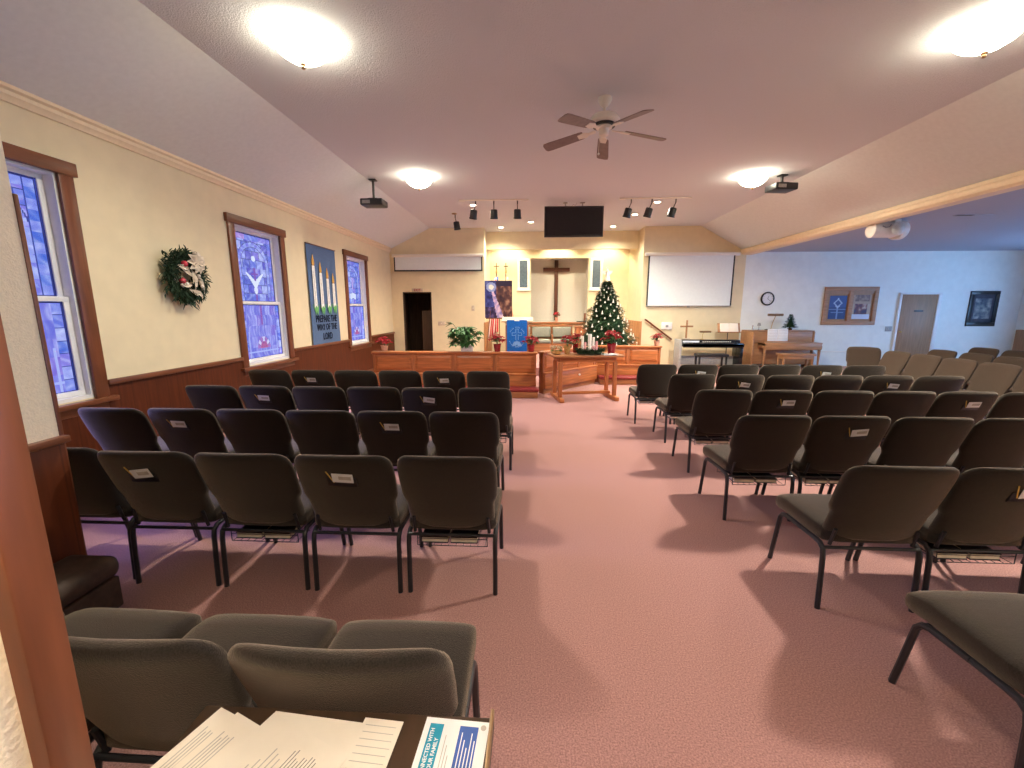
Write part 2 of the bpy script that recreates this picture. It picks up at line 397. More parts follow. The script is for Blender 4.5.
struct(b.build('wall_front', M['stucco'], smooth=False), 'stuccoed rear wall whose wide doorway frames the view', 'wall')
b = MB(); b.box(OX0-.09, OX0+.022, .385, .43, 0, 2.25, .004); b.box(OX1-.022, OX1+.09, .385, .43, 0, 2.25, .004); b.box(OX0-.09, OX1+.09, .385, .43, 2.23, 2.34, .004)
struct(b.build('trim_9', M['trim']), 'brown casing around the doorway the view is taken through', 'door frame')
# lobby behind the camera
b = MB(); b.box(-3.1, -3.0, -3, .3, 0, 2.7); b.box(4, 4.1, -3, .3, 0, 2.7); b.box(-3, 4, -3.1, -3, 0, 2.7)
struct(b.build('wall_lobby', M['stucco'], smooth=False), 'lobby walls behind the doorway', 'wall')
b = MB(); b.box(-3.1, 4.1, -3.1, .3, 2.6, 2.7); struct(b.build('ceiling_lobby', M['slope'], smooth=False), 'lobby ceiling behind the doorway', 'ceiling')
# projecting partition close to the doorway
PX, PY, PZ = -2.43, 1.985, .94
b = MB(); b.box(PX-.12, PX, YF, PY, 0, 3.62); struct(b.build('wall_partition', M['stucco'], smooth=False), 'short cream partition wall beside the doorway', 'wall')
b = MB(); b.box(PX, PX+.016, YF+.02, PY+.004, 0, PZ, .002); struct(b.build('trim_10', M['wains']), 'dark wainscot panel on the short partition', 'wainscot')
b = MB(); b.box(PX-.005, PX+.04, YF+.02, PY+.02, PZ, PZ+.035, .006); struct(b.build('trim_11', M['trimy']), 'cap rail of the partition wainscot', 'trim')
b = MB(); b.box(PX-.12, PX+.004, PY, PY+.022, .0, 2.15, .004); struct(b.build('trim_12', M['trim']), 'upright wooden edge board closing the partition end', 'trim')

# ------------------------------------------------------------------ stained glass windows
from mathutils import noise as mnoise
def pick(cols, x, y, k=0):
    n = .5+.62*mnoise.noise((x, y, k*3.7))+.25*mnoise.noise((x*2.3, y*2.3, k+9.1))
    n = max(0, min(.999, n))*(len(cols)-1); i = int(n); f = n-i
    return tuple(p*(1-f)+q*f for p, q in zip(cols[i], cols[i+1]))
def hsh(*a):
    v = 0
    for x in a: v = (v*131 + int(x)*7919 + 17) % 100003
    return (v*7) % 1000/1000
def mixc(a, b_, t): return tuple(x*(1-t)+y*t for x, y in zip(a, b_))
BL = [s2l(92, 108, 214), s2l(118, 134, 232), s2l(140, 154, 240), s2l(170, 180, 250), s2l(108, 104, 214), s2l(146, 136, 234), s2l(86, 122, 226), s2l(190, 198, 252)]
LEAD = s2l(48, 54, 120)
def streak(c, u, v, k):
    """mottled opalescent glass: streaks within each piece"""
    n = .5+.5*sin(u*31+3*sin(v*23+k)+k)*sin(v*17+2*sin(u*13)+k*2)
    return mixc(mixc(c, s2l(214, 220, 255), .42*n*n), s2l(78, 78, 190), .22*(1-n))
def pattern(which):
    def upper(u, v):    # v 0 bottom .. 1 top
        x, y = (u-.5)*.80, (v-.56)*.95
        r = math.hypot(x, y) if y > 0 else abs(x)
        if u < .02 or u > .98 or v < .012 or v > .985: return LEAD
        if u < .12 or u > .88 or v > .91:
            k = int(v*11)+int(u*3)*11
            if abs(v*11-round(v*11)) < .035 or .105 < u < .12 or .88 < u < .895: return mixc(LEAD, BL[0], .4)
            return streak(BL[int(hsh(k, which)*8)] if hsh(k, 3) > .12 else s2l(190, 150, 222), u, v, k)
        if .305 < r < .315 or .238 < r < .246: return mixc(LEAD, BL[0], .3)
        if .246 < r < .305: return streak(s2l(168, 180, 248) if hsh(int(math.atan2(y, x)*5), int(v*14)) > .5 else s2l(138, 140, 238), u, v, 3)
        if which == 2:       # pale dove over a violet cross
            if abs(x) < .17 and abs(y+.31-.75*abs(x)**.8) < .055*(1-abs(x)/.18)+.008: return s2l(236, 240, 255)
            if (x/.035)**2+((y+.36)/.07)**2 < 1: return s2l(232, 236, 255)
            if abs(x) < .016 and -.58 < y < -.05: return s2l(140, 96, 190)
            if abs(y+.14) < .016 and abs(x) < .07: return s2l(140, 96, 190)
            if math.hypot(x, y-.08) < .04: return s2l(226, 234, 255)
        elif which == 3:     # open book
            if abs(y+.34+abs(x)*.25) < .06 and abs(x) < .13: return s2l(228, 234, 255)
            if abs(x) < .025 and -.2 < y < .05: return s2l(190, 170, 235)
        elif abs(x) < .05 and -.5 < y < .05: return s2l(200, 160, 225)
        gy = v*8; gx = u*6.0+hsh(int(gy), which)
        k = int(gx)*17+int(gy)
        if abs(gx-round(gx)) < .022 or abs(gy-round(gy)) < .022: return mixc(LEAD, BL[0], .35)
        return streak(BL[int(hsh(int(gx), int(gy), which)*8)], u, v, k)
    def lower(u, v):
        x = u-.5
        if u < .02 or u > .98 or v < .012 or v > .985: return LEAD
        if u < .11 or u > .89:
            k = int(v*7)+int(u*9)*5
            if abs(v*7-round(v*7)) < .03: return mixc(LEAD, BL[0], .4)
            return streak(BL[int(hsh(int(v*7), int(u*9), which)*8)], u, v, k)
        if .10 < v < .13 or (.13 < u < .155 or .845 < u < .87) and v < .5: return s2l(180, 190, 250)
        if which == 2 and abs(x) < .02 and v > .62: return s2l(150, 100, 190)
        dx, dy = x*1.3, v-.17
        rr = math.hypot(dx, dy)
        if rr < .22 and dy > 0:
            a = math.atan2(dy, dx)*7/PI
            if abs(a-round(a)) < .07: return mixc(LEAD, BL[0], .4)
            return s2l(196, 110, 165) if rr < .13 else s2l(222, 214, 250) if int(a) % 2 else s2l(180, 128, 205)
        if abs(v*5-round(v*5)) < .018: return mixc(LEAD, BL[0], .3)
        k = int(v*5)
        return streak([s2l(150, 150, 242), s2l(132, 132, 232), s2l(166, 166, 246), s2l(144, 124, 226), s2l(122, 126, 228)][int(hsh(int(u*7+hsh(k)), k, which)*5)], u*1.8, v*.5, k)
    return upper, lower
for i, (a, c) in enumerate(WIN):
    w = MB()      # casing
    w.use(M['trim']); w.box(XL, XL+.03, a, a+.125, .76, 2.78, .005); w.box(XL, XL+.03, c-.125, c, .76, 2.78, .005)
    w.use(M['trimy']); w.box(XL, XL+.045, a-.03, c+.03, 2.765, 2.88, .006)
    w.box(XL, XL+.075, a-.05, c+.05, .745, .79, .008); w.box(XL, XL+.025, a+.02, c-.02, .665, .745, .004)
    wo = struct(w.build('window_%d' % (i+1)), ('stained glass window half hidden by the partition', 'tall stained glass window with a white dove, before the candle banner', 'stained glass window between candle banner and end wall')[i], 'window')
    j = MB(); J0, J1 = a+.112, c-.112
    j.frame(0, J0, J1, WZ0, WZ1, .03, XL-.14, XL-.005, 0, .034)
    j.build('jamb', M['white'], wo, smooth=False)
    MZ = 1.70
    up, lo = pattern(i+1)
    for nm, z0, z1, xx, fn in (('upper_sash', MZ-.02, WZ1-.03, XL-.095, up), ('lower_sash', WZ0+.035, MZ+.025, XL-.055, lo)):
        s = MB(); g0, g1 = J0+.03, J1-.03; t = .05
        s.frame(0, g0, g1, z0, z1, t, xx-.03, xx, .004, t*.9)
        so = s.build(nm, M['white'], wo)
        picture('stained_pane', 84, 110, fn, lambda u, v, g0=g0, g1=g1, z0=z0, z1=z1, xx=xx, t=t: (xx-.012, g0+t+(g1-g0-2*t)*u, z0+t*.9+(z1-z0-1.8*t)*v), M['glass'], so)

# ------------------------------------------------------------------ church chairs
def rrect(hw, ht, n=28, p=4.0):
    out = []
    for k in range(n):
        t = 2*PI*k/n; c_, s_ = cos(t), sin(t)
        out.append((hw*math.copysign(abs(c_)**(2/p), c_), ht*math.copysign(abs(s_)**(2/p), s_)))
    return out
def make_chair(fab, pocket, rack):
    t = thing('church_chair', '', 'chair')
    b = MB()     # seat cushion, rounded, rolled at the front
    for_y = [(.005, .60, .014), (.012, .86, .034), (.04, .98, .047), (.10, 1, .053), (.25, 1, .055), (.38, 1, .055), (.44, 1, .053), (.472, .985, .044), (.486, .96, .032), (.492, .93, .016)]
    secs = []
    for y, ws, ht in for_y:
        secs.append([(x, y, .420 + z - (max(0, y-.38)*.15) + .006*(1-(x/.26)**2)*(1 if z > 0 else 0)) for x, z in rrect(.255*ws, ht, 28, 5.5)])
    b.loft(secs); b.build('seat', fab, t)
    b = MB()     # backrest: shoulders wider than the waist, wrapped a little forward
    rows = [(0, .232, .4), (.006, .240, .8), (.02, .243, .97), (.10, .243, 1), (.155, .244, 1), (.172, .249, 1), (.190, .259, 1), (.21, .264, 1), (.31, .267, 1), (.375, .266, 1), (.405, .261, 1), (.425, .252, .92), (.440, .238, .74), (.450, .218, .46), (.453, .195, .2)]
    secs = []
    for h, hw, ts in rows:
        h_ = h*1.05; y0 = .028 - .175*(h/.453); z0 = .400 + h_*.98
        arch = .010 if h > .39 else 0
        secs.append([(x, y0 + yy + .040*(x/.26)**2, z0 + arch*(1-(x/.26)**2)) for x, yy in rrect(hw, .035*ts, 28, 3.2)])
    b.loft(secs); b.build('backrest', fab, t)
    for sx in (-1, 1):
        x = .247*sx
        b = MB(); b.tube([(x, .475, 0), (x, .455, .10), (x, .425, .26), (x, .412, .325), (x, .39, .352), (x, .355, .362), (x*.995, .20, .366)], [.0138]*7, 8); b.build('leg', M['legm'], t)
        b = MB(); b.tube([(x, -.005, 0), (x, .0, .15), (x, .006, .30), (x, .014, .345), (x, .04, .366), (x, .09, .370), (x, .195, .368)], [.0138]*7, 8)
        b.tube([(x*.86, .02, .37), (x*.84, -.005, .47)], .010, 6); b.build('leg', M['legm'], t)
    b = MB(); b.tube([(-.245, .012, .355), (.245, .012, .355)], .0095, 8); b.build('stretcher', M['legm'], t)
    b = MB(); b.tube([(-.245, .40, .345), (.245, .40, .345)], .009, 8); b.build('stretcher', M['legm'], t)
    if rack:
        b = MB()
        for x in [-.19+.042*k for k in range(10)]: b.tube([(x, .02, .285), (x, .28, .285)], .002, 5)
        for y in (.02, .15, .28): b.tube([(-.20, y, .282), (.20, y, .282)], .0024, 5)
        for x in (-.2, .2):
            for y in (.02, .28): b.tube([(x, y, .282), (x, y, .36)], .0026, 5)
        b.tube([(-.2, .02, .325), (.2, .02, .325)], .002, 5)
        b.build('book_rack', M['legm'], t)
    if pocket:
        b = MB(); m = Matrix.Translation((.01, -.127, .725)) @ Matrix.Rotation(rad(20.5), 4, 'X')
        b.box(-.075, .075, -.003, .003, -.03, .028, .001, mtx=m); b.box(-.075, .075, .003, .022, -.03, -.022, mtx=m)
        b.box(-.075, -.069, .003, .022, -.03, .01, mtx=m); b.box(.069, .075, .003, .022, -.03, .01, mtx=m)
        b.build('card_pocket', M['black'], t)
    return t
protos = {}
def get_proto(fab, pocket, rack):
    k = (fab, pocket, rack)
    if k not in protos:
        o = make_chair(M[fab], pocket, rack); protos[k] = [o, [(c, []) for c in kids(o)], False]
    return protos[k]
def put_chair(x, y, rz, label, group, fab='fabric', pocket=False, rack=False):
    p = get_proto(fab, pocket, rack)
    if not p[2]:
        p[2] = True; o = p[0]; o.location = (x, y, 0); o.rotation_euler = (0, 0, rz); o['label'] = label; o['group'] = group
        return o
    return dup(p[0], (x, y, 0), rz, label, group, p[1])
ORD = ['', 'second', 'third', 'fourth', 'fifth', 'sixth', 'seventh']
ROW = ['front', 'second', 'third', 'fourth', 'fifth', 'sixth']
PITCH = .550
cards, books = [], []
def block(rows, side, sgn):
    for ri, (xe, y, n, pk, rk) in rows.items():
        for i in range(n):
            x = xe + sgn*(.262 + PITCH*i)
            seat = 'aisle seat' if i == 0 else ORD[i]+' seat from the aisle'
            lab = 'charcoal fabric church chair, %s, %s row on the %s side' % (seat, ROW[ri], side)
            yy = y + R.uniform(-.012, .012); rz = rad(R.uniform(-1, 1))
            if ri == 3 and side == 'window' and i == 4: yy = y+.045
            put_chair(x, yy, rz, lab, 'church chairs on the %s side of the aisle' % side, pocket=(i in pk), rack=(i in rk))
            if i in pk: cards.append((x, yy, '%s, %s row, %s side' % (seat, ROW[ri], side), y))
            if i in rk: books.append((x, yy, '%s, %s row, %s side' % (seat, ROW[ri], side)))
# aisle edge x, y of the rear legs, number of chairs, chairs with card pocket, chairs with hymnal rack
block({0: (-.275, 5.18, 6, (1, 4), (0,)), 1: (-.195, 4.09, 6, (1, 4), (0, 2)), 2: (-.245, 3.14, 6, (1, 4), (0, 2)), 3: (-.185, 2.18, 5, (1, 3), (0, 2)), 4: (-.185, .93, 4, (), (0,))}, 'window', -1)
block({0: (1.46, 5.94, 6, (1, 4), (0, 2)), 1: (1.62, 5.06, 6, (1, 4), (0, 2)), 2: (1.56, 4.12, 6, (1, 4), (0, 2)), 3: (1.49, 3.14, 5, (1, 4), (0, 1)), 4: (1.56, 2.16, 3, (1,), (1,)), 5: (1.58, 1.22, 1, (), ())}, 'piano', 1)
# rows in the wing, facing the nave
for k, (x, ys) in enumerate([(6.32, [7.72, 7.17, 6.62, 6.07, 5.52, 4.97]), (7.38, [8.05, 7.45, 6.9, 6.35]), (8.6, [8.55, 7.95, 7.4])]):
    for i, y in enumerate(ys):
        put_chair(x, y, PI/2, 'lamplit-brown chair facing the nave, %s from the clock wall, %s wing row' % ('first' if i == 0 else ORD[i], ROW[k]), 'chairs of the side wing', 'fabric_lit')
put_chair(6.47, 8.55, rad(150), 'lamplit-brown chair turned towards the doorway at the front wing row end', 'chairs of the side wing', 'fabric_lit')
for x, y, w, _ in cards:
    m = Matrix.Translation((x+.02, y-.132, .757)) @ Matrix.Rotation(rad(20.5), 4, 'X') @ Matrix.Rotation(rad(R.uniform(-9, 9)), 4, 'Y')
    t = thing('visitor_card', 'white card in chair-back pocket, %s' % w, 'card', group='cards in chair-back pockets')
    c = MB(); c.box(-.055, .055, -.016, -.014, -.028, .030, mtx=m); c.build('sheet', M['paperw'], t, smooth=False)
    c = MB(); c.box(-.02, .045, -.0175, -.016, -.008, .014, mtx=m); c.build('printed_photo', M['inkg'], t, smooth=False)
    c = MB(); mm = Matrix.Translation((x-.05, y-.133, .765)) @ Matrix.Rotation(rad(20.5), 4, 'X') @ Matrix.Rotation(rad(-22), 4, 'Y')
    c.tube([mm @ Vector((0, -.012, -.045)), mm @ Vector((0, -.012, .035))], .0032, 6)
    tag(c.build('short_pencil', M['pencil']), 'short pencil in chair-back pocket, %s' % w, 'pencil', 'pencils in chair-back pockets')
for x, y, w in books:
    for k in (0, 1):
        t = thing('hymnal', '%s hymnal racked under the %s' % (('inner', 'outer')[k if 'piano' in w else 1-k], w), 'book', (x-.105+.17*k, y+.150, .2905), 0, 'hymnals in the seat racks')
        c = MB(); c.box(-.078, .078, -.118, .105, 0, .005, .001); c.box(-.078, .078, -.118, .105, .033, .038, .001); c.box(-.078, .078, .100, .105, .0, .038, .001); c.build('cover', M['book'], t, smooth=False)
        c = MB(); c.box(-.074, .074, -.113, .099, .0052, .0328); c.build('pages', M['pages'], t, smooth=False)

# low bench against the partition
t = thing('padded_stool', 'low brown padded stool pushed against the partition wainscot', 'stool', (-2.17, 1.30, 0))
b = MB(); b.box(-.14, .14, -.22, .22, .25, .37, .05, 4); b.build('cushion', M['bench'], t)
b = MB(); b.box(-.125, .125, -.20, .20, .08, .25, .008); b.build('body', M['bench'], t)
for sx in (-1, 1):
    for sy in (-1, 1):
        b = MB(); b.lathe([(.018, 0), (.024, .08)], (sx*.10, sy*.16, 0), 12); b.build('leg', M['trim'], t)
t.location = (-2.268, 1.70, 0)

# ------------------------------------------------------------------ welcome table and papers
TZ = .75
t = thing('welcome_table', 'dark wooden table behind the rear chairs, holding church papers', 'table', (0, 0, 0))
b = MB(); b.box(-.72, -.075, .45, .772, TZ-.025, TZ, .006); b.build('tabletop', M['tablew'], t)
b = MB(); b.box(-.70, -.095, .47, .75, TZ-.10, TZ-.025, .003); b.build('apron', M['tablew'], t)
for x in (-.69, -.105):
    for y in (.48, .742):
        b = MB(); b.box(x-.02, x+.02, y-.02, y+.02, 0, TZ-.03, .004); b.build('leg', M['trim'], t)
b = MB(); b.box(-.083, -.075, .45, .775, TZ, TZ+.018, .002); b.build('edge_strip', M['bronze'], t)
def sheet(name, cx, cy, w, h, ang, z, m, label, cat, group=None):
    o = thing(name, label, cat, (cx, cy, z), ang, group)
    b = MB(); b.box(-w/2, w/2, -h/2, h/2, 0, .0012); b.build('page', m, o, smooth=False)
    return o
def lines(o, x, y0, y1, n, l, m, wob=.2, vertical=True, th=.0012):
    b = MB()
    for k in range(n):
        yy = y0+(y1-y0)*k/max(1, n-1); ll = l*(1-R.random()*wob)
        b.box(x, x+ll, yy-th, yy+th, .0012, .0015)
    b.build('printed_text', m, o, smooth=False)
BA = rad(62)
for k, (cx, cy, an, lab) in enumerate([(-.615, .625, 70, 'bulletin sheet at the bottom of the fanned stack'), (-.575, .612, 68, 'middle bulletin sheet of the fanned stack')]):
    o = sheet('bulletin_sheet', cx, cy, .216, .216, rad(an), TZ+.001+.0018*k, M['paper'], lab, 'paper', 'bulletins fanned on the welcome table')
    lines(o, -.09, .06, .09, 5, .16, M['inkg'])
o = sheet('loose_sheet', -.43, .69, .26, .12, rad(-5), TZ+.0008, M['paper'], 'blank cream sheet half under the bulletins at the table back edge', 'paper')
o = sheet('bulletin_sheet', -.505, .583, .279, .216, rad(68), TZ+.0050, M['paper'], 'top bulletin sheet printed with a small building photo', 'paper', 'bulletins fanned on the welcome table')
text('heading', 'BULLETIN', .022, M['inkg'], Matrix.Translation((-.03, .075, .0013)), o, ext=.0001)
lines(o, -.10, .055, .01, 5, .20, M['inkg'], .3); lines(o, -.02, -.005, -.06, 9, .13, M['ink'], .15, th=.0008)
picture('printed_photo', 12, 8, lambda u, v: (s2l(150, 175, 215) if v > .55 and u > .2+.5*(1-v) else s2l(85, 80, 72) if v < .2 or abs(u-.75) < .06 else s2l(150, 145, 135)), lambda u, v: (-.02+.11*u, -.098+.034*v, .0016), M['print_'], o)
o = sheet('comment_card', -.315, .655, .085, .19, rad(-7), TZ+.0045, M['paper'], 'cream ruled card on the table between bulletins and blue flyer', 'card')
o.rotation_euler = (0, 0, rad(-4))
lines(o, -.035, -.08, .08, 12, .07, M['inkg'], .05, th=.0006)
o = thing('flyer', 'white flyer with teal and blue panels at the table end', 'flyer', (-.157, .655, TZ+.001), rad(-3))
b = MB(); b.box(-.068, .068, -.105, .105, 0, .0012); b.build('page', M['paperw'], o, smooth=False)
b = MB(); b.box(-.056, -.027, -.105, .092, .0012, .0016); b.build('teal_panel', M['teal'], o, smooth=False)
b = MB(); b.box(.008, .047, -.105, .092, .0012, .0016); b.build('blue_panel', M['navy'], o, smooth=False)
V90 = Matrix.Rotation(PI/2, 4, 'Z')
text('lettering', 'STAY CONNECTED WITH'[5:], .011, M['paperw'], Matrix.Translation((-.0475, .082, .0017)) @ V90, o, 'RIGHT', .0001, .0003)
text('lettering', 'YOUR FAMILY', .011, M['paperw'], Matrix.Translation((-.035, .062, .0017)) @ V90, o, 'RIGHT', .0001, .0003)
b = MB()
for k in range(5): b.box(.0145+.0068*k, .0165+.0068*k, -.10, .078-.03*((k*7) % 3)/2, .0016, .0019)
b.build('printed_text', M['paperw'], o, smooth=False)
b = MB()
for k in range(3): b.box(-.018+.006*k, -.0165+.006*k, -.05, .07-.02*k, .0012, .0015)
b.build('small_print', M['inkg'], o, smooth=False)
b = MB(); b.lathe([(.006, 0), (.006, .0003)], (.057, .092, .0012), 14); b.build('round_mark', M['inkg'], o, smooth=False)

# ------------------------------------------------------------------ ceiling fittings
def dome(x, y, lab):
    t = thing('ceiling_light', lab, 'light', (x, y, ZC), 0, 'domed ceiling lights')
    b = MB(); b.lathe([(.001, -.001), (.075, -.001), (.08, -.015), (.03, -.025), (.018, -.03), (.018, -.085), (.001, -.085)], seg=32); b.build('pan', M['offw'], t)
    b = MB(); b.lathe([(.17, -.086), (.205, -.07), (.215, -.075), (.205, -.10), (.17, -.135), (.11, -.17), (.05, -.190), (.01, -.195)], seg=36); b.build('glass_bowl', M['bulb'], t)
    b = MB(); b.lathe([(.006, -.19), (.022, -.196), (.024, -.205), (.012, -.216), (.012, -.222), (.018, -.228), (.014, -.238), (.003, -.243)], seg=16); b.build('finial', M['bronze'], t)
    l = bpy.data.lights.new('bowl_lamp', 'AREA'); l.shape = 'DISK'; l.size = .30; l.energy = 27 if x < 0 else 98; l.color = (1, .94, .80); l.spread = rad(150 if x < 0 else 166)
    o = bpy.data.objects.new('bowl_lamp', l); C.objects.link(o); o.parent = t; o.location = (0, 0, -.26)
dome(-1.95, 3.90, 'lit glass dome ceiling light above the window side, rear one')
dome(-1.96, 7.66, 'lit glass dome ceiling light beside the hanging projector, window side')
dome(3.72, 7.86, 'lit glass dome ceiling light above the piano side, by the projector')
dome(3.62, 4.00, 'lit glass dome ceiling light above the piano side, rear one')
b = MB(); t = thing('ceiling_light', 'lit glass dome light on the lobby ceiling', 'light', (.05, -.08, 2.6), 0)
b.lathe([(.12, -.001), (.16, -.02), (.12, -.08), (.04, -.11), (.005, -.115)], seg=24); b.build('glass_bowl', emat('lobby_glass', (1, .87, .70), 72), t)

# ceiling fan
t = thing('ceiling_fan', 'white five-blade ceiling fan hanging over the aisle', 'fan', (.76, 5.06, ZC))
b = MB(); b.lathe([(.0, 0), (.075, 0), (.078, -.02), (.06, -.055), (.035, -.085), (.02, -.09)], seg=24); b.build('canopy', M['offw'], t)
b = MB(); b.lathe([(.014, -.08), (.014, -.16)], seg=12); b.build('downrod', M['offw'], t)
b = MB(); b.lathe([(.02, -.15), (.07, -.155), (.13, -.178), (.162, -.215), (.166, -.245), (.145, -.265), (.02, -.265)], seg=32); b.build('motor_housing', M['offw'], t)
b = MB(); b.lathe([(.12, -.262), (.12, -.285), (.02, -.285)], seg=24); b.build('vent_ring', M['black'], t)
b = MB(); b.lathe([(.02, -.27), (.085, -.285), (.088, -.30), (.055, -.31), (.05, -.37), (.03, -.385), (.005, -.388)], seg=24); b.build('switch_housing', M['offw'], t)
for k in range(5):
    a = rad(90+72*k-8)
    T = Matrix.Rotation(a, 4, 'Z')
    T2 = T @ Matrix.Translation((0, 0, -.30)) @ Matrix.Rotation(rad(7), 4, 'Y') @ Matrix.Diagonal((1.06, 1, 1, 1)) @ Matrix.Rotation(rad(12), 4, 'X')
    b = MB()
    pts = [(.22, -.055), (.25, -.062), (.60, -.072), (.655, -.068), (.67, -.04), (.67, .04), (.655, .068), (.60, .072), (.25, .062), (.22, .055)]
    b.loft([[T2 @ Vector((x, y, z)) for x, y in pts] for z in (-.004, .004)]); bl = b.build('blade', M['fanb'], t, smooth=False)
    b = MB(); b.loft([[T2 @ Vector((x, y, z)) for x, y in [(.09, -.02), (.16, -.018), (.20, -.045), (.28, -.03), (.28, .03), (.20, .045), (.16, .018), (.09, .02)]] for z in (-.012, -.004)]); b.build('blade_iron', M['offw'], bl, smooth=False)
b = MB(); b.tube([(-.05, -.03, -.36), (-.055, -.035, -.56)], .0022, 5); b.ball((-.055, -.035, -.57), .013, 10, 8); b.build('pull_chain', M['offw'], t)

# projectors
def projector(x, y, z, lab, long_):
    t = thing('ceiling_projector', lab, 'projector', (x, y, ZC), 0, 'black ceiling projectors')
    dz = z-ZC
    b = MB(); b.box(-.06, .06, -.06, .06, -.022, 0, .004); b.build('ceiling_plate', M['black'], t)
    b = MB(); b.tube([(0, 0, -.02), (0, 0, dz+.05)], .022, 10); b.box(-.08, .08, -.08, .08, dz+.045, dz+.06, .003); b.build('mount_pole', M['black'], t)
    for sx in (-1, 1):
        c = MB(); c.tube([(.07*sx, -.07, dz+.05), (.12*sx, -.10, dz+.03)], .008, 6); c.build('mount_arm', M['black'], t)
    b = MB(); b.box(-.20, .20, -.15, .15, dz-.07, dz+.04, .02, 3); b.build('body', M['black'], t)
    b = MB(); b.lathe([(.01, 0), (.045, 0), (.05, .015), (.045, .03), (.03, .035), (.005, .03)], (.08, .15, dz-.01), 20, Matrix.Rotation(-PI/2, 4, 'X')); b.build('lens', M['gloss'], t)
    b = MB(); b.box(-.16, -.02, -.153, -.149, dz-.045, dz+.01); b.build('vent_panel', M['grey'], t)
    return t
projector(-2.82, 7.82, 3.47, 'black projector hanging on a short pole before the window side slope', 1)
o = projector(4.22, 7.9, 3.66, 'black projector close under the ceiling on the piano side', 0); o.rotation_euler = (0, 0, rad(8))
# speaker-like projector in the wing
t = thing('floodlight_projector', 'white drum-shaped projector hanging from the wing ceiling', 'projector', (6.35, 8.0, 3.15), rad(0))
b = MB(); b.lathe([(.03, 0), (.10, 0.0), (.125, .02), (.13, .08), (.13, .40), (.115, .43), (.02, .43)], (-.42, .12, -.17), 28, Matrix.Rotation(PI/2, 4, 'Y') @ Matrix.Rotation(0, 4, 'Z')); b.build('body', M['offw'], t)
b = MB(); b.lathe([(.05, .0), (.155, .0), (.165, .03), (.165, .10), (.13, .12), (.12, .07), (.02, .06)], (.02, .12, -.17), 28, Matrix.Rotation(rad(20), 4, 'Z') @ Matrix.Rotation(PI/2, 4, 'Y')); b.build('front_hood', M['white'], t)
b = MB(); b.lathe([(.0, -.05), (.05, -.045), (.10, -.02), (.115, 0), (.0, .01)], (-.05, -.03, -.17), 24, Matrix.Rotation(PI/2, 4, 'X') @ Matrix.Rotation(PI, 4, 'X')); b.build('lens', M['frost'], t)
b = MB(); b.box(-.06, .06, .06, .18, -.05, 0, .005); b.build('mount_plate', M['offw'], t)
b = MB(); b.tube([(-.30, -.005, -.12), (-.26, -.03, -.15), (-.20, -.03, -.14), (-.16, -.005, -.10)], .008, 6); b.build('handle', M['grey'], t)
t = thing('ceiling_vent', 'dark slotted vent in the wing ceiling beside the white projector', 'vent', (7.30, 7.75, 3.15))
b = MB(); b.box(-.30, .30, -.05, .05, -.010, 0, .003); b.build('frame', M['wingc'], t)
b = MB()
for k in range(2): b.box(-.28, -.02, -.03+.035*k, -.008+.035*k, -.014, -.009)
b.build('grille', M['black'], t)

# track lights
def spot_head(t, x, y, z, dx, dy):
    h = MB(); h.tube([(x, y, -.03), (x, y, -.10)], .012, 6); h.tube([(x, y, -.10), (x+dx*.25, y+.02, z+.07)], .009, 6)
    h.build('stem', M['black'], t)
    d = Vector((dx, dy, -1)).normalized(); q = Vector((0, 0, 1)).rotation_difference(d).to_matrix().to_4x4()
    c = MB(); c.lathe([(.02, -.12), (.06, -.115), (.072, -.10), (.075, .04), (.082, .045), (.082, .07), (.07, .07), (.055, .03), (.01, .02)], (x+dx*.3, y+.02, z), 20, q); c.build('lamp_head', M['black'], t)
    k = MB(); k.tube([(x+dx*.25-.05, y+.02, z+.09), (x+dx*.25-.072, y+.02, z+.02)], .006, 6); k.tube([(x+dx*.25-.05, y+.02, z+.09), (x+dx*.25+.05, y+.02, z+.09)], .006, 6); k.tube([(x+dx*.25+.05, y+.02, z+.09), (x+dx*.25+.072, y+.02, z+.02)], .006, 6); k.build('yoke', M['offw'], t)
for x0, x1, hs, lab in [(-1.45, -.10, (-1.20, -.82, -.33), 'ceiling track with three black spotlights, window side of the television'), (1.86, 3.20, (2.0, 2.42, 2.90), 'ceiling track with three black spotlights, piano side of the television')]:
    t = thing('track_light', lab, 'light', ((x0+x1)/2, 9.28, ZC-.003), 0, 'spotlight tracks')
    b = MB(); b.box(-(x1-x0)/2, (x1-x0)/2, -.018, .018, -.022, 0, .003); b.box(-(x1-x0)/2-.10, -(x1-x0)/2+.02, -.03, .03, -.03, 0, .004); b.build('track', M['offw'], t)
    for k, x in enumerate(hs):
        s_ = -.18 if x1 < 0 and k == 0 else .0 if x1 < 0 else -.22
        spot_head(t, x-(x0+x1)/2, 0, -.31, s_, .25)
t = thing('ceiling_spotlight', 'single black spotlight hanging near the window side slope', 'light', (-1.88, 10.55, ZC))
b = MB(); b.lathe([(.0, 0), (.06, 0), (.06, -.02), (.02, -.03), (0, -.03)], seg=16); b.build('canopy', M['bronze'], t)
spot_head(t, .02, 0, -.30, .12, .1)
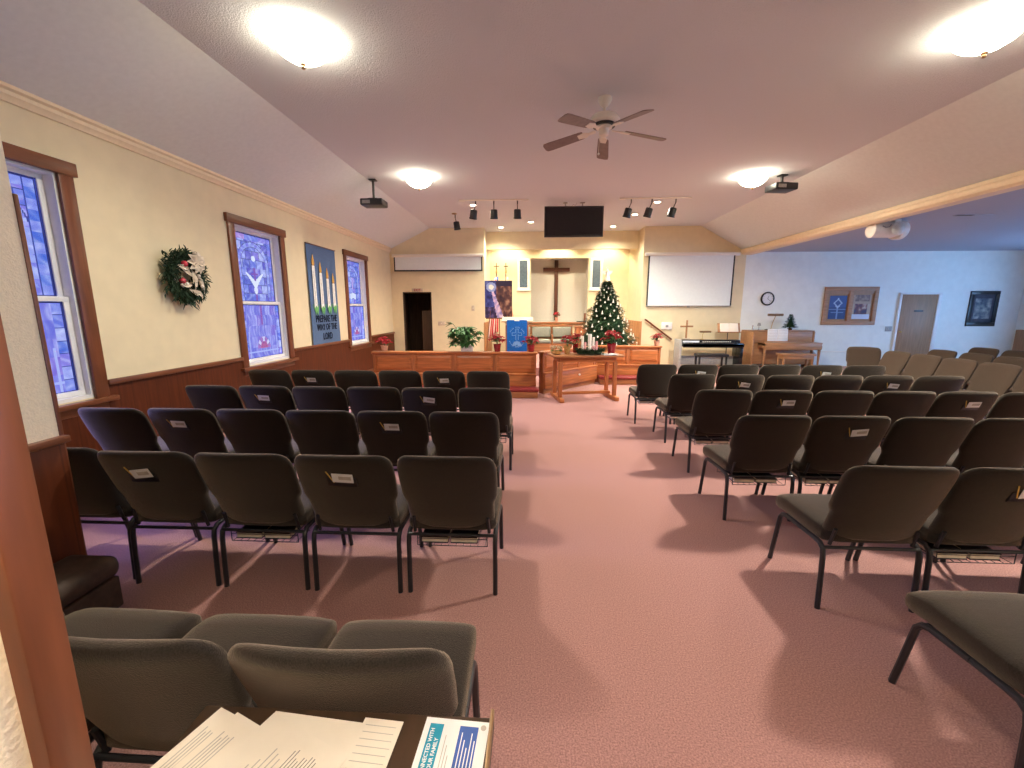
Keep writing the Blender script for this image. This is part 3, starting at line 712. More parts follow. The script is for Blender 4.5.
# downlights
for x, y, w in [(-1.31, 9.73, 'beside the window side spotlight track'), (-.06, 11.63, 'above the lectern banner, second'), (-.90, 12.35, 'above the two flags'), (2.63, 9.65, 'beside the piano side spotlight track'), (2.44, 10.85, 'in front of the right recess corner'), (2.2, 12.35, 'above the christmas tree')]:
    w = w.replace('right recess corner', 'recess corner near the screen')
    t = thing('recessed_light', 'small lit recessed downlight %s' % w, 'light', (x, y, ZC), 0, 'recessed ceiling downlights')
    b = MB(); b.lathe([(.062, -.001), (.088, -.001), (.088, -.008), (.066, -.012), (.062, -.008)], seg=24, ring=True); b.build('trim_ring', M['white'], t)
    b = MB(); b.lathe([(.001, -.004), (.064, -.004), (.064, -.0095), (.001, -.0095)], seg=24); b.build('lens', M['can'], t)
    l = bpy.data.lights.new('downlight_lamp', 'SPOT'); l.energy = 165 if y < 12 else 110; l.color = (1, .94, .78); l.spot_size = rad(150); l.spot_blend = .8; l.shadow_soft_size = .06
    o = bpy.data.objects.new('downlight_lamp', l); C.objects.link(o); o.parent = t; o.location = (0, 0, -.03)

# television
t = thing('television', 'flat black television hung from the ceiling before the altar recess', 'television', (.87, 9.62, 3.46), 0)
b = MB(); b.box(-.63, .63, -.03, .03, -.32, .31, .006); b.build('housing', M['black'], t)
b = MB(); b.box(-.605, .605, -.0325, -.029, -.285, .285); b.build('screen', mat('dark_screen', (.006, .006, .008), .25, .5), t, smooth=False)
for x in (-.18, .18):
    b = MB(); b.tube([(x, .02, .10), (x, .02, .385)], .012, 8); b.box(x-.05, x+.05, -.02, .06, .376, .39); b.build('hanger', M['grey'], t)
b = MB(); b.tube([(-.05, .02, .3), (-.02, .0, .35), (.03, .02, .33), (.06, .02, .385)], .005, 6); b.build('cable', M['grey'], t)

# ------------------------------------------------------------------ projection screens
t = thing('hanging_screen', 'half-lowered white projection screen above the dark doorway', 'screen', (-2.71, YB, 0))
b = MB(); b.box(-1.30, 1.32, -.11, -.02, 3.055, 3.14, .01); b.build('case', M['offw'], t)
b = MB(); b.box(-1.24, 1.26, -.062, -.058, 2.70, 3.06); b.build('screen', M['screenm'], t, smooth=False)
b = MB(); b.box(-1.26, -1.225, -.063, -.057, 2.67, 3.06); b.build('black_border', M['black'], t, smooth=False)
b = MB(); b.box(1.245, 1.28, -.063, -.057, 2.67, 3.06); b.build('black_border', M['black'], t, smooth=False)
b = MB(); b.box(-1.26, 1.28, -.066, -.054, 2.665, 2.705); b.build('weight_bar', M['black'], t, smooth=False)
t = thing('hanging_screen', 'fully lowered large white projection screen above the digital piano', 'screen', (4.37, YB, 0))
b = MB(); b.box(-1.26, 1.30, -.12, -.02, 3.055, 3.14, .012); b.build('case', M['offw'], t)
b = MB(); b.box(-1.13, 1.15, -.072, -.068, 1.70, 3.06); b.build('screen', M['screenm'], t, smooth=False)
b = MB(); b.box(-1.165, -1.125, -.073, -.067, 1.70, 3.06); b.build('black_border', M['black'], t, smooth=False)
b = MB(); b.box(1.145, 1.185, -.073, -.067, 1.70, 3.06); b.build('black_border', M['black'], t, smooth=False)
b = MB(); b.tube([(-1.165, -.07, 1.69), (1.185, -.07, 1.69)], .014, 8); b.box(-.03, .05, -.075, -.065, 1.65, 1.69); b.build('bottom_bar', M['grey'], t)

# ------------------------------------------------------------------ banner with candles
t = thing('candle_banner', 'blue felt advent banner with four white candles and lettering', 'banner', (XL, 0, 0))
by = lambda u: 7.71+1.14*u
b = MB(); n = 24; secs = []
def bx(u, v): return .022+.010*sin(u*9+v*3)*(1-v*.6)
for side in (0, 1):
    g = [[(bx(i/n, j/16)+.004*side, by(i/n)+.0*j, .90+1.89*j/16) for i in range(n+1)] for j in range(17)]
    V = [[b.bm.verts.new(p) for p in r] for r in g]
    for j in range(16):
        for i in range(n): b.bm.faces.new((V[j][i], V[j][i+1], V[j+1][i+1], V[j+1][i]))
b.build('cloth', M['bannerb'], t)
b = MB(); b.tube([(.03, by(-.01), 2.785), (.03, by(1.01), 2.785)], .01, 8); b.build('hanging_rod', M['trim'], t)
FX = .042
for k, (u, z0, z1) in enumerate([(.16, 1.60, 2.40), (.39, 1.60, 2.29), (.62, 1.61, 2.20), (.83, 1.62, 2.12)]):
    y = by(u)
    b = MB(); b.prism([(y-.055, z0), (y+.055, z0), (y+.05, z1), (y-.05, z1)], FX, FX+.004, 0); co = b.build('candle', M['whitefelt'], t, smooth=False)
    b = MB(); b.prism([(y-.012, z0+.1), (y+.010, z0+.1), (y+.004, z1-.12), (y-.008, z1-.1)], FX+.004, FX+.005, 0); b.build('fold_line', M['inkg'], co, smooth=False)
    b = MB(); b.prism([(y-.045, z1+.03), (y-.02, z1), (y+.03, z1), (y+.05, z1+.04), (y+.035, z1+.11), (y+.0, z1+.21), (y-.03, z1+.12)], FX, FX+.004, 0); b.build('flame', M['yellowfelt'], t, smooth=False)
    b = MB(); b.prism([(y-.12, z0+.10), (y-.06, z0-.02), (y-.03, z0-.10), (y, z0-.02), (y+.04, z0-.11), (y+.08, z0), (y+.11, z0+.11), (y+.05, z0+.03), (y, z0+.07), (y-.05, z0+.02)], FX+.004, FX+.008, 0); b.build('holly', M['greenfelt'], t, smooth=False)
for s_, z, sz in (('PREPARE THE', 1.42, .185), ('WAY OF THE', 1.26, .175), ('LORD', 1.08, .185)):
    text('lettering', s_, sz, M['blackfelt'], Matrix.Translation((FX, by(.5), z)) @ FACE_PX, t, ext=.002, bold=.0015, sx=.78)

# ------------------------------------------------------------------ wall wreath
t = thing('hanging_wreath', 'round dark green christmas wreath with ivory bow on the cream wall', 'wreath', (XL+.035, 4.84, 1.98))
b = MB()
for k in range(1500):
    a = R.uniform(0, 2*PI); rr = .205+R.gauss(0, .045); tw = R.uniform(0, 2*PI)
    p = Vector((.055+.035*cos(tw), cos(a)*rr, sin(a)*rr))
    d = Vector((R.uniform(-.1, .9), cos(a+R.uniform(-1.2, 1.2))*R.choice((1, 1, -.6)), sin(a+R.uniform(-1.2, 1.2))))
    b.leaf(p, d, (R.uniform(-1, 1), R.uniform(-1, 1), 1), R.uniform(.05, .10), R.uniform(.012, .024))
b.build('evergreen', M['garland'], t)
b = MB(); b.tube([(.045, cos(2*PI*k/24)*.20, sin(2*PI*k/24)*.20) for k in range(24)], .035, 8, True); b.build('ring', M['garland'], t)
b = MB()
for k in range(10):
    a = 2*PI*k/10; b.leaf((.12, .10, .17), (.25, cos(a), sin(a)), (1, 0, 0), .14, .085, .25, .15)
b.build('bow', M['ivory'], t)
b = MB()
for y, z, dy, dz, l in ((.08, .08, -.1, -1, .24), (.11, .06, .35, -1, .26), (-.12, .11, .8, -.55, .2), (-.16, .12, .9, -.2, .18), (.05, .1, -.05, -1, .18), (-.02, -.14, .6, -.4, .14), (.06, -.14, .5, -.5, .14), (-.14, -.1, 1, .05, .17), (.12, 0, .3, -1, .16)):
    b.leaf((.10, y, z), (.15, dy, dz), (1, 0, 0), l, .055, .3, .1)
b.build('ribbon', M['ivory'], t)
for y, z in ((-.05, .14), (-.11, -.05)):
    b = MB(); b.ball((.11, y, z), .035); b.build('red_bauble', M['redball'], t)
for y, z in ((-.13, -.1), (.13, .02), (-.06, -.08), (.16, -.1)):
    b = MB(); b.ball((.12, y, z), .018); b.build('white_berry', M['orn'], t)

# ------------------------------------------------------------------ altar rail
def rail(p0, p1, n, lab, knob=False):
    p0, p1 = Vector(p0), Vector(p1); d = (p1-p0); L_ = d.length; ang = math.atan2(d.y, d.x)
    t = thing('altar_rail', lab, 'rail', (p0.x, p0.y, 0), ang, 'altar rail sections')
    b = MB(); b.box(-.02, L_+.02, -.05, .13, .775, .815, .012, 3); b.build('top_cap', M['oak'], t)
    b = MB(); b.box(0, L_, .0, .08, .40, .775, .004); b.build('frame', M['oak'], t)
    w = L_/n
    for k in range(n):
        b = MB(); x0, x1 = w*k+.06, w*(k+1)-.06
        b.loft([[(x0, -.001, .475), (x1, -.001, .475), (x1, -.001, .735), (x0, -.001, .735)], [(x0, -.008, .475), (x1, -.008, .475), (x1, -.008, .735), (x0, -.008, .735)], [(x0+.035, -.022, .51), (x1-.035, -.022, .51), (x1-.035, -.022, .70), (x0+.035, -.022, .70)]]); b.build('panel', M['oak'], t, smooth=False)
    for k in range(n+1):
        b = MB(); b.box(max(0, w*k-.035), min(L_, w*k+.035), -.018, .09, .0, .775, .004); b.build('post', M['oakz'], t)
    b = MB(); b.box(0, L_, -.10, .10, .385, .41, .006); b.build('ledge', M['oak'], t)
    b = MB(); b.box(0, L_, -.075, .08, .10, .385, .004); b.build('lower_board', M['oak'], t)
    b = MB(); b.box(.0, L_, -.03, .08, .0, .10, .004); b.build('base', M['oakd'], t)
    return t, L_
t, L_ = rail((-3.04, 7.93), (.08, 7.93), 4, 'long oak altar rail section before the potted plant and blue banner')
b = MB(); b.box(0, L_+.05, -.36, -.085, .115, .18, .025, 3); b.build('kneeler_cushion', M['vinyl'], t)
b = MB(); b.box(0.02, L_+.03, -.34, -.085, 0, .115, .004); b.build('kneeler_base', M['oakd'], t)
t, L_ = rail((.20, 8.03), (1.36, 9.27), 3, 'slanting oak altar rail section behind the communion table')
b = MB(); b.ball((L_*.62, -.09, .27), .022); b.build('latch', M['offw'], t)
t, L_ = rail((1.40, 9.42), (2.82, 9.42), 2, 'short oak altar rail section before the christmas tree')
b = MB(); b.box(.05, L_-.02, -.36, -.085, .115, .18, .025, 3); b.build('kneeler_cushion', M['vinyl'], t)
b = MB(); b.box(.07, L_-.04, -.34, -.085, 0, .115, .004); b.build('kneeler_base', M['oakd'], t)

# communion table
t = thing('communion_table', 'oak trestle communion table standing before the altar rail', 'table', (.95, 7.66, 0), rad(11))
b = MB(); b.box(-.63, .63, -.30, .30, .775, .815, .012, 3); b.build('tabletop', M['oakd'], t)
b = MB(); b.box(-.52, .52, -.22, .22, .69, .775, .004); b.build('apron', M['oak'], t)
for sx in (-1, 1):
    for sy in (-1, 1):
        b = MB(); b.box(sx*.50-.036, sx*.50+.036, sy*.20-.026, sy*.20+.026, .07, .69, .006); b.build('leg', M['oakz'], t)
    b = MB(); b.box(sx*.50-.04, sx*.50+.04, -.36, .36, 0, .075, .01); b.build('foot', M['oak'], t)
b = MB(); b.box(-.50, .50, -.025, .025, .08, .13, .005); b.build('stretcher', M['oak'], t)

# ------------------------------------------------------------------ plants
def poinsettia(x, y, z, h, r, pot, lab, name='poinsettia', n=11, seed=1):
    q = random.Random(seed)
    t = thing(name, lab, 'flower', (x, y, z), q.uniform(0, 6), 'potted poinsettias')
    ph = h*.42
    b = MB(); b.lathe([(r*.28, 0), (r*.30, .005), (r*.42, ph), (r*.46, ph*1.02), (r*.40, ph), (r*.36, ph*.9), (.005, ph*.88)], seg=16); b.build('flower_pot', pot, t)
    b = MB()
    for k in range(n):
        a = 2*PI*k/n*2.4; e = q.uniform(-.1, .5)
        b.leaf((0, 0, h*(.50+.18*q.random())), (cos(a), sin(a), e), (0, 0, 1), r*q.uniform(.75, 1.05), r*.42)
    for k in range(5): b.tube([(0, 0, ph*.8), (q.uniform(-.3, .3)*r, q.uniform(-.3, .3)*r, h*.8)], .004, 5)
    b.build('foliage', M['leaf'], t)
    b = MB()
    for fl in range(9):
        ang_ = fl*2.4; rr_ = 0 if fl == 0 else r*(.34 if fl < 5 else .58)
        c = Vector((cos(ang_)*rr_, sin(ang_)*rr_, h*(.93 if fl == 0 else .84 if fl < 5 else .66)+q.uniform(-.02, .02)))
        for k in range(8):
            a = 2*PI*k/8+q.uniform(-.3, .3); b.leaf(c, (cos(a)+cos(ang_)*.3, sin(a)+sin(ang_)*.3, q.uniform(-.25, .45)), (0, 0, 1), r*q.uniform(.38, .58), r*.25, .2, .35)
    b.build('bracts', M['red'], t)
    b = MB()
    for k in range(5): b.ball((q.uniform(-.03, .03), q.uniform(-.03, .03), h*.93), .008, 6, 5)
    b.build('flower_centre', M['gold'], t)
poinsettia(-2.83, 7.99, .815, .26, .17, M['clay'], 'red poinsettia in a peach pot at the far rail end near the doorway', seed=2)
poinsettia(-.66, 7.99, .815, .34, .18, M['redfoil'], 'red poinsettia in red foil on the rail below the striped flag', seed=3)
poinsettia(-.02, 7.99, .815, .32, .18, M['redfoil'], 'red poinsettia in red foil between blue banner and communion table', seed=4)
poinsettia(2.74, 9.48, .815, .28, .15, M['clay'], 'small red poinsettia on the rail end beneath the stair handrail', seed=5)
poinsettia(.80, 14.16, NZ0+.013, .36, .14, M['clay'], 'red poinsettia on the niche sill under the wooden cross', seed=6)
poinsettia(.63, 7.62, .815, .36, .155, M['gold'], 'poinsettia in gold foil on the communion table', seed=7)
poinsettia(.80, 7.88, .815, .38, .13, M['redfoil'], 'red poinsettia standing behind the advent wreath', seed=17)
poinsettia(1.43, 7.72, .815, .44, .20, M['redfoil'], 'tall red poinsettia at the tree end of the communion table', seed=8)
# pale arrangement
t = thing('flower_arrangement', 'small white and gold flower arrangement at the banner end of the table', 'flower', (.43, 7.56, .815))
b = MB(); b.lathe([(.05, 0), (.09, .02), (.10, .07), (.085, .07), (.01, .05)], seg=16); b.build('bowl', M['gold'], t)
b = MB()
for k in range(40):
    a = R.uniform(0, 6.3); b.leaf((cos(a)*.05, sin(a)*.05, .08+R.random()*.06), (cos(a), sin(a), R.uniform(0, .8)), (0, 0, 1), .075, .045)
b.build('petals', M['ivory'], t)
b = MB()
for k in range(16):
    a = R.uniform(0, 6.3); b.leaf((cos(a)*.05, sin(a)*.05, .07), (cos(a), sin(a), R.uniform(-.1, .4)), (0, 0, 1), .08, .04)
b.build('foliage', M['leaf'], t)
# advent wreath and candles
t = thing('advent_wreath', 'green advent wreath lying on the communion table', 'wreath', (1.02, 7.58, .815))
b = MB()
for k in range(520):
    a = R.uniform(0, 2*PI); rr = .19+R.gauss(0, .03)
    b.leaf((cos(a)*rr, sin(a)*rr*.8, .04+R.random()*.05), (cos(a+R.uniform(-1.5, 1.5)), sin(a+R.uniform(-1.5, 1.5)), R.uniform(-.05, .8)), (0, 0, 1), R.uniform(.06, .11), .018)
b.build('evergreen', M['needle'], t)
b = MB(); b.tube([(cos(2*PI*k/20)*.19, sin(2*PI*k/20)*.15, .045) for k in range(20)], .038, 8, True); b.build('ring', M['garland'], t)
for dx, dy, h, m, lab in [(-.12, .06, .30, 'candle', 'tall white advent candle at the back of the wreath'), (.08, .09, .28, 'candle', 'white advent candle at the tree end of the wreath'), (-.09, -.09, .20, 'pink', 'short pink advent candle at the front of the wreath'), (.11, -.08, .22, 'pink', 'pink advent candle nearest the open book corner'), (0, 0, .34, 'candle', 'thick white candle in the middle of the wreath')]:
    lab = lab.replace('nearest', 'next to')
    t = thing('advent_candle', lab, 'candle', (1.02+dx, 7.58+dy, .835), 0, 'candles of the advent wreath')
    b = MB(); rr = .032 if dx == 0 else .02; b.lathe([(rr, 0), (rr, h-.01), (rr*.9, h), (.002, h-.004)], seg=14); b.build('wax', M[m], t)
    b = MB(); b.tube([(0, 0, h-.006), (.001, 0, h+.012)], .0018, 5); b.build('wick', M['black'], t)
for k, (dx, dy) in enumerate(((-.02, -.13), (.05, -.12), (-.12, -.03))):
    t = thing('nativity_figurine', ('small white figurine before the wreath candles', 'small white figurine with pink robe before the wreath', 'small white figurine on the gold poinsettia side of the wreath')[k], 'figurine', (1.02+dx, 7.58+dy, .86))
    b = MB(); b.lathe([(.035, 0), (.03, .05), (.02, .10), (.012, .115)], seg=12); b.build('robe', M[('orn', 'pink', 'orn')[k]], t)
    b = MB(); b.ball((0, 0, .128), .016, 10, 8); b.build('head', M['orn'], t)
t = thing('open_book', 'white open book lying on the communion table beside the tall poinsettia', 'book', (1.365, 7.51, .8155), rad(11))
for sx in (-1, 1):
    b = MB(); b.loft([[(sx*.0, y, .004), (sx*.05, y, .022), (sx*.11, y, .018), (sx*.13, y, .006), (sx*.13, y, 0), (0, y, 0)] for y in (-.09, .09)]); b.build('page_block', M['paperw'], t)
# leafy plant
t = thing('potted_plant', 'bushy green plant in a white pot on the altar rail', 'plant', (-1.27, 8.0, .815))
b = MB(); b.box(-.07, .14, -.10, .09, 0, .12, .012, 2); b.build('planter', M['white'], t)
b = MB(); q = random.Random(12)
for k in range(58):
    a = q.uniform(0, 2*PI); rr = q.uniform(.03, .27); hz = q.uniform(.10, .44)*(1-rr*.9)
    tip = Vector((cos(a)*rr, sin(a)*rr*.7-.03, hz+.06)); b.tube([(0, 0, .11), tip*.6+Vector((0, 0, .06)), tip], .004, 5)
    for i in range(5):
        a2 = a+q.uniform(-1.3, 1.3); b.leaf(tip, (cos(a2), sin(a2), q.uniform(-.5, .35)), (0, 0, 1), q.uniform(.10, .17), q.uniform(.055, .085), .12, .3)
for i in range(3): b.leaf((-.22, -.03, .52), (-1, .2*i-.2, .3*i-.2), (0, 0, 1), .16, .06)
b.tube([(0, 0, .12), (-.12, -.02, .38), (-.22, -.03, .52)], .005, 5)
b.build('foliage', M['leaf'], t)

# ------------------------------------------------------------------ christmas tree
TX, TY = 1.80, 10.6
t = thing('christmas_tree', 'tall decorated christmas tree behind the altar rail', 'tree', (TX, TY, .2))
b = MB(); b.lathe([(.05, 0), (.045, .5), (.012, 2.0)], seg=10); b.build('trunk', M['bark'], t)
b = MB(); b.lathe([(.28, 0), (.27, .04), (.06, .12), (.05, .12)], seg=20); b.build('stand', M['redfoil'], t)
b = MB(); q = random.Random(5)
def tr(z): return max(.03, .86*(1-(z-.22)/1.88)**.95)
b.lathe([(tr(z_)*(.80+.07*sin(z_*19)), z_) for z_ in [.27+.09*i_ for i_ in range(20)]], seg=24)
for k in range(9000):
    z = .22+1.84*(q.random()**1.25); a = q.uniform(0, 2*PI)
    lobe = 1+.13*sin(z*19)+.10*sin(a*7+z*9); rr = tr(z)*lobe*(q.random()**.45)
    d = Vector((cos(a+q.uniform(-.7, .7)), sin(a+q.uniform(-.7, .7)), q.uniform(-.35, .35)))
    b.leaf((cos(a)*rr, sin(a)*rr, z-.06*rr), d, (0, 0, 1), q.uniform(.07, .13), q.uniform(.025, .045), .1, .15)
b.build('foliage', M['needle'], t)
oi = None
for k in range(90):
    z = .50+1.48*((k+.5)/90)**1.15; a = -PI/2+((k*.618) % 1-.5)*3.0; rr = tr(z)*1.06+.02
    p = (TX+cos(a)*rr, TY+sin(a)*rr, .2+z)
    if k % 3 == 0:
        if oi is None:
            c = MB(); c.lathe([(.002, .025), (.010, .022), (.013, .0), (.027, -.04), (.024, -.045), (.002, -.04)], seg=12); c.ball((0, 0, .030), .011, 8, 6); oi = c.build('tree_ornament', M['orn']); o = oi
        else: o = oi.copy(); C.objects.link(o)
        o.location = p; tag(o, 'white bell-shaped ornament hanging on the christmas tree', 'ornament', 'white bell ornaments on the tree')
    else:
        if k == 1: c = MB(); c.ball((0, 0, 0), .021, 12, 8); c.lathe([(.007, .019), (.007, .028), (.003, .030)], seg=8); ob = c.build('tree_bauble', M['orn']); o = ob
        else: o = ob.copy(); C.objects.link(o)
        o.location = p; tag(o, 'white round bauble hanging on the christmas tree', 'ornament', 'white baubles on the tree')
b = MB(); b.lathe([(.07, 0), (.05, .08), (.025, .17), (.015, .2)], seg=14); b.ball((0, 0, .235), .03, 10, 8)
for sx in (-1, 1): b.leaf((0, .02, .15), (sx, .1, .6), (0, -1, 0), .15, .09, .1, -.1)
b.tube([(cos(2*PI*k/12)*.035, 0, .30+sin(2*PI*k/12)*.02) for k in range(12)], .004, 5, True)
o = tag(b.build('angel_topper', M['orn']), 'white angel on the tip of the christmas tree', 'tree topper'); o.location = (TX, TY, 2.285)

# ------------------------------------------------------------------ lectern, banner, poster, flags
t = thing('lectern', 'oak lectern behind the altar rail, carrying the blue banner', 'lectern', (-.32, 9.15, 0))
b = MB(); b.box(-.24, .24, -.17, .20, .02, 1.28, .01); b.build('body', M['oakz'], t)
b = MB(); b.box(-.30, .30, -.22, .24, 0, .10, .01); b.build('base', M['oakd'], t)
b = MB(); b.box(-.33, .33, -.24, .22, -.02, .02, .008, mtx=Matrix.Translation((0, 0, 1.385)) @ Matrix.Rotation(rad(9), 4, 'X')); b.box(-.25, .25, -.17, .2, 1.27, 1.35); b.build('desk_top', mat('pale_desk', (.72, .54, .33), .5, .3), t)
t = thing('hanging_banner', 'bright blue banner with a pale cross emblem hanging on the lectern', 'banner', (-.32, 8.86, 0))
b = MB(); b.box(-.21, .21, -.006, .0, .66, 1.385, .001); b.build('cloth', M['blue'], t)
em = MB(); em.use(M['lblue'])
def bar(x0, x1, z0, z1): em.box(x0, x1, -.0085, -.006, z0, z1)
for dx in (-1, 1):
    bar(dx*.030-.005, dx*.030+.005, 1.12, 1.20) ; bar(dx*.030-.005, dx*.030+.005, .97, 1.09)
    bar(min(dx*.03, dx*.10), max(dx*.03, dx*.10), 1.117, 1.127); bar(min(dx*.03, dx*.10), max(dx*.03, dx*.10), 1.062, 1.072); bar(dx*.10-.005, dx*.10+.005, 1.062, 1.127)
bar(-.03, .03, 1.195, 1.205); bar(-.003, .003, .95, 1.19)
em.prism([(-.11, .845), (-.075, .84), (0, .865), (0, .95), (-.06, .935)], -.0085, -.006, 1); em.prism([(.11, .845), (.075, .84), (0, .865), (0, .95), (.06, .935)], -.0085, -.006, 1)
em.tube([(.035*cos(a), -.007, .88+.05*sin(a)) for a in [k*PI/6 for k in range(12)]], .006, 6, True)
for a0, a1, n, rr, up in ((25, 155, 15, .165, 1), (205, 335, 13, .165, 1)):
    for k in range(n):
        a = rad(a0+(a1-a0)*k/(n-1)); x, z = rr*cos(a), 1.03+rr*1.25*sin(a)
        if k % 5 != 4: em.box(-.007, .007, -.0085, -.006, -.013, .013, mtx=Matrix.Translation((x, 0, z)) @ Matrix.Rotation(-(a-PI/2), 4, 'Y'))
em.build('emblem', None, t, smooth=False)
b = MB(); b.box(-.05, .05, -.008, -.004, 1.36, 1.39); b.build('clip', M['screenm'], t)
# poster on an easel
t = thing('poster_board', 'dark blue and brown night scene poster on an easel by the flags', 'poster', (-.91, 11.5, 0))
def poster(u, v):
    d = math.hypot((u-.23)*.72, (v-.83))
    if d < .07: return s2l(240, 240, 225)
    if d < .13: return s2l(150, 165, 215)
    beam = abs((u-.23)-(.83-v)*.42); 
    if v < .78 and beam < .03+.12*(.83-v): return pick([s2l(120, 105, 165), s2l(160, 150, 205), s2l(225, 190, 215), s2l(235, 225, 240)], u*9, v*12)
    if u > .42: return pick([s2l(52, 36, 52), s2l(78, 52, 56), s2l(100, 66, 64), s2l(150, 108, 92), s2l(190, 150, 122)], u*7, v*8, 1) if v < .86 else s2l(52, 40, 66)
    return pick([s2l(36, 38, 84), s2l(50, 54, 118), s2l(70, 78, 150), s2l(110, 118, 180)], u*6, v*9, 2) if v > .3 else pick([s2l(40, 34, 60), s2l(60, 50, 90), s2l(120, 100, 150)], u*9, v*11, 3)
b = MB(); b.box(-.365, .365, 0, .02, 1.37, 2.35, .002); b.build('board', M['black'], t)
picture('printed_scene', 36, 48, poster, lambda u, v: (-.36+.72*u, -.002, 1.375+.97*v), M['print_'], t)
b = MB()
for x in (-.30, .30): b.tube([(x*1.2, -.06, .2), (x*.5, .04, 2.2)], .012, 6)
b.tube([(0, .04, 2.2), (0, .55, .2)], .012, 6); b.box(-.34, .34, -.05, .03, 1.345, 1.369); b.build('easel', M['trim'], t)
def flag(x, y, kind, lab, loc0=(0, 0)):
    t = thing('flag', lab, 'flag', (x, y, .2), 0, 'flags beside the altar')
    b = MB(); b.lathe([(.14, 0), (.14, .02), (.05, .05), (.025, .10), (.02, .10)], seg=20); b.build('base', M['brass'], t)
    b = MB(); b.tube([(0, 0, .06), (0, 0, 2.45)], .014, 10); b.build('pole', M['trim'], t)
    b = MB(); b.lathe([(.013, 2.44), (.028, 2.46), (.022, 2.52), (.016, 2.56)], seg=12); b.build('ferrule', M['brass'], t)
    b = MB(); b.box(-.012, .012, -.008, .008, 2.55, 2.75, .003); b.box(-.065, .065, -.008, .008, 2.64, 2.668, .003)
    if kind == 'stripe': b.lathe([(.02, 0), (.03, .01), (.02, .02)], (-.065, 0, 2.645), 8); b.lathe([(.02, 0), (.03, .01), (.02, .02)], (.065, 0, 2.645), 8)
    b.build('finial', M['darkbronze'], t)
    b = MB(); n, h = 40, 18
    g = []
    for j in range(h+1):
        v = j/h; row = []
        for i in range(n+1):
            u = i/n; sp = .10+.26*v
            x_ = .012+u*sp*(.6+.4*v); row.append((x_ if kind != 'stripe' else .05-u*(.10+.22*v), -.02-.05*sin(u*14)*(.4+.6*v)-.03*v, 2.35-1.62*v-.22*u*v))
        g.append([b.bm.verts.new(p) for p in row])
    for j in range(h):
        for i in range(n):
            f = b.bm.faces.new((g[j][i], g[j][i+1], g[j+1][i+1], g[j+1][i]))
            if kind == 'stripe':
                m_ = M['navy'] if (i < 16 and j < 9) else (M['flagr'] if (i//5) % 2 == 0 else M['flagw'])
            else: m_ = M['flagc']
            b.use(m_); f.material_index = b.mi
    o = b.build('cloth', None, t); sd = o.modifiers.new('thick', 'SOLIDIFY'); sd.thickness = .004
    return t
o = flag(-1.08, 12.95, 'stripe', 'red and white striped flag on a pole behind the poster')
flag(-.80, 12.95, 'plain', 'cream coloured flag on a pole beside the striped flag')

# ------------------------------------------------------------------ recess: cross, windows, bench
t = thing('wooden_cross', 'tall dark wooden cross hanging in the lit niche', 'cross', (.79, 14.685, 0))
b = MB(); b.box(-.06, .06, -.05, .05, 1.22, 3.2, .008); b.build('upright', M['crossw'], t)
b = MB(); b.box(-.44, .44, -.055, .045, 2.84, 2.96, .008); b.build('crossbar', M['crossw'], t)
for k, (x0, x1) in enumerate(((-.50, -.10), (1.85, 2.25))):
    f = MB(); z0, z1 = 2.22, 3.22
    f.frame(1, x0, x1, z0, z1, .075, Y2-.04, Y2, .006); f.box(x0-.03, x1+.03, Y2-.06, Y2, z0-.03, z0-.001, .006)
    o = struct(f.build('window_%d' % (4+k), M['white']), ('narrow white framed slate window beside the niche, flag end', 'narrow white framed slate window beside the niche, tree end')[k], 'window')
    f = MB(); f.box(x0+.07, x1-.07, Y2-.015, Y2-.005, z0+.07, z1-.07); f.build('pane', M['slate'], o, smooth=False)
t = thing('clergy_bench', 'oak bench with grey-green padded seats below the cross niche', 'bench', (.30, 13.75, .2))
b = MB(); b.box(-1.0, 1.0, .12, .20, 0, .86, .01); b.box(-1.0, 1.0, .08, .2, .84, .90, .01); b.build('frame', M['oakd'], t)
for k in range(3):
    x0 = -.97+.66*k
    b = MB(); b.box(x0, x0+.60, .03, .13, .50, .84, .04, 4); b.build('back_pad', M['seatg'], t)
    b = MB(); b.box(x0, x0+.60, -.42, .06, .34, .46, .045, 4); b.build('seat_pad', M['seatg'], t)
for k in range(4):
    b = MB(); x0 = -.99+.66*k; b.box(x0-.02, x0+.02, -.42, .15, 0, .60, .008); b.build('divider', M['oakd'], t)
b = MB(); b.box(-.99, .99, -.38, .1, .05, .34, .006); b.build('seat_base', M['oakd'], t)
t = thing('wooden_pulpit', 'reddish wooden pulpit cabinet between clergy bench and tree', 'pulpit', (1.50, 13.4, .2))
b = MB(); b.box(-.17, .32, -.18, .18, 0, .84, .008); b.build('body', M['oakz'], t)
b = MB(); b.box(-.20, .35, -.21, .21, .84, .88, .008); b.build('top', M['oakd'], t)
b = MB(); b.box(1.45, 1.77, 14.12, 14.19, NZ0+.013, NZ0+.045, .004); tag(b.build('closed_book', M['black']), 'flat black book lying on the niche sill', 'book')
b = MB(); b.box(1.70, 1.76, 14.22, 14.30, NZ0+.013, NZ0+.30, .006); tag(b.build('candle_box', M['trim']), 'upright dark wooden box at the tree end of the niche sill', 'box')

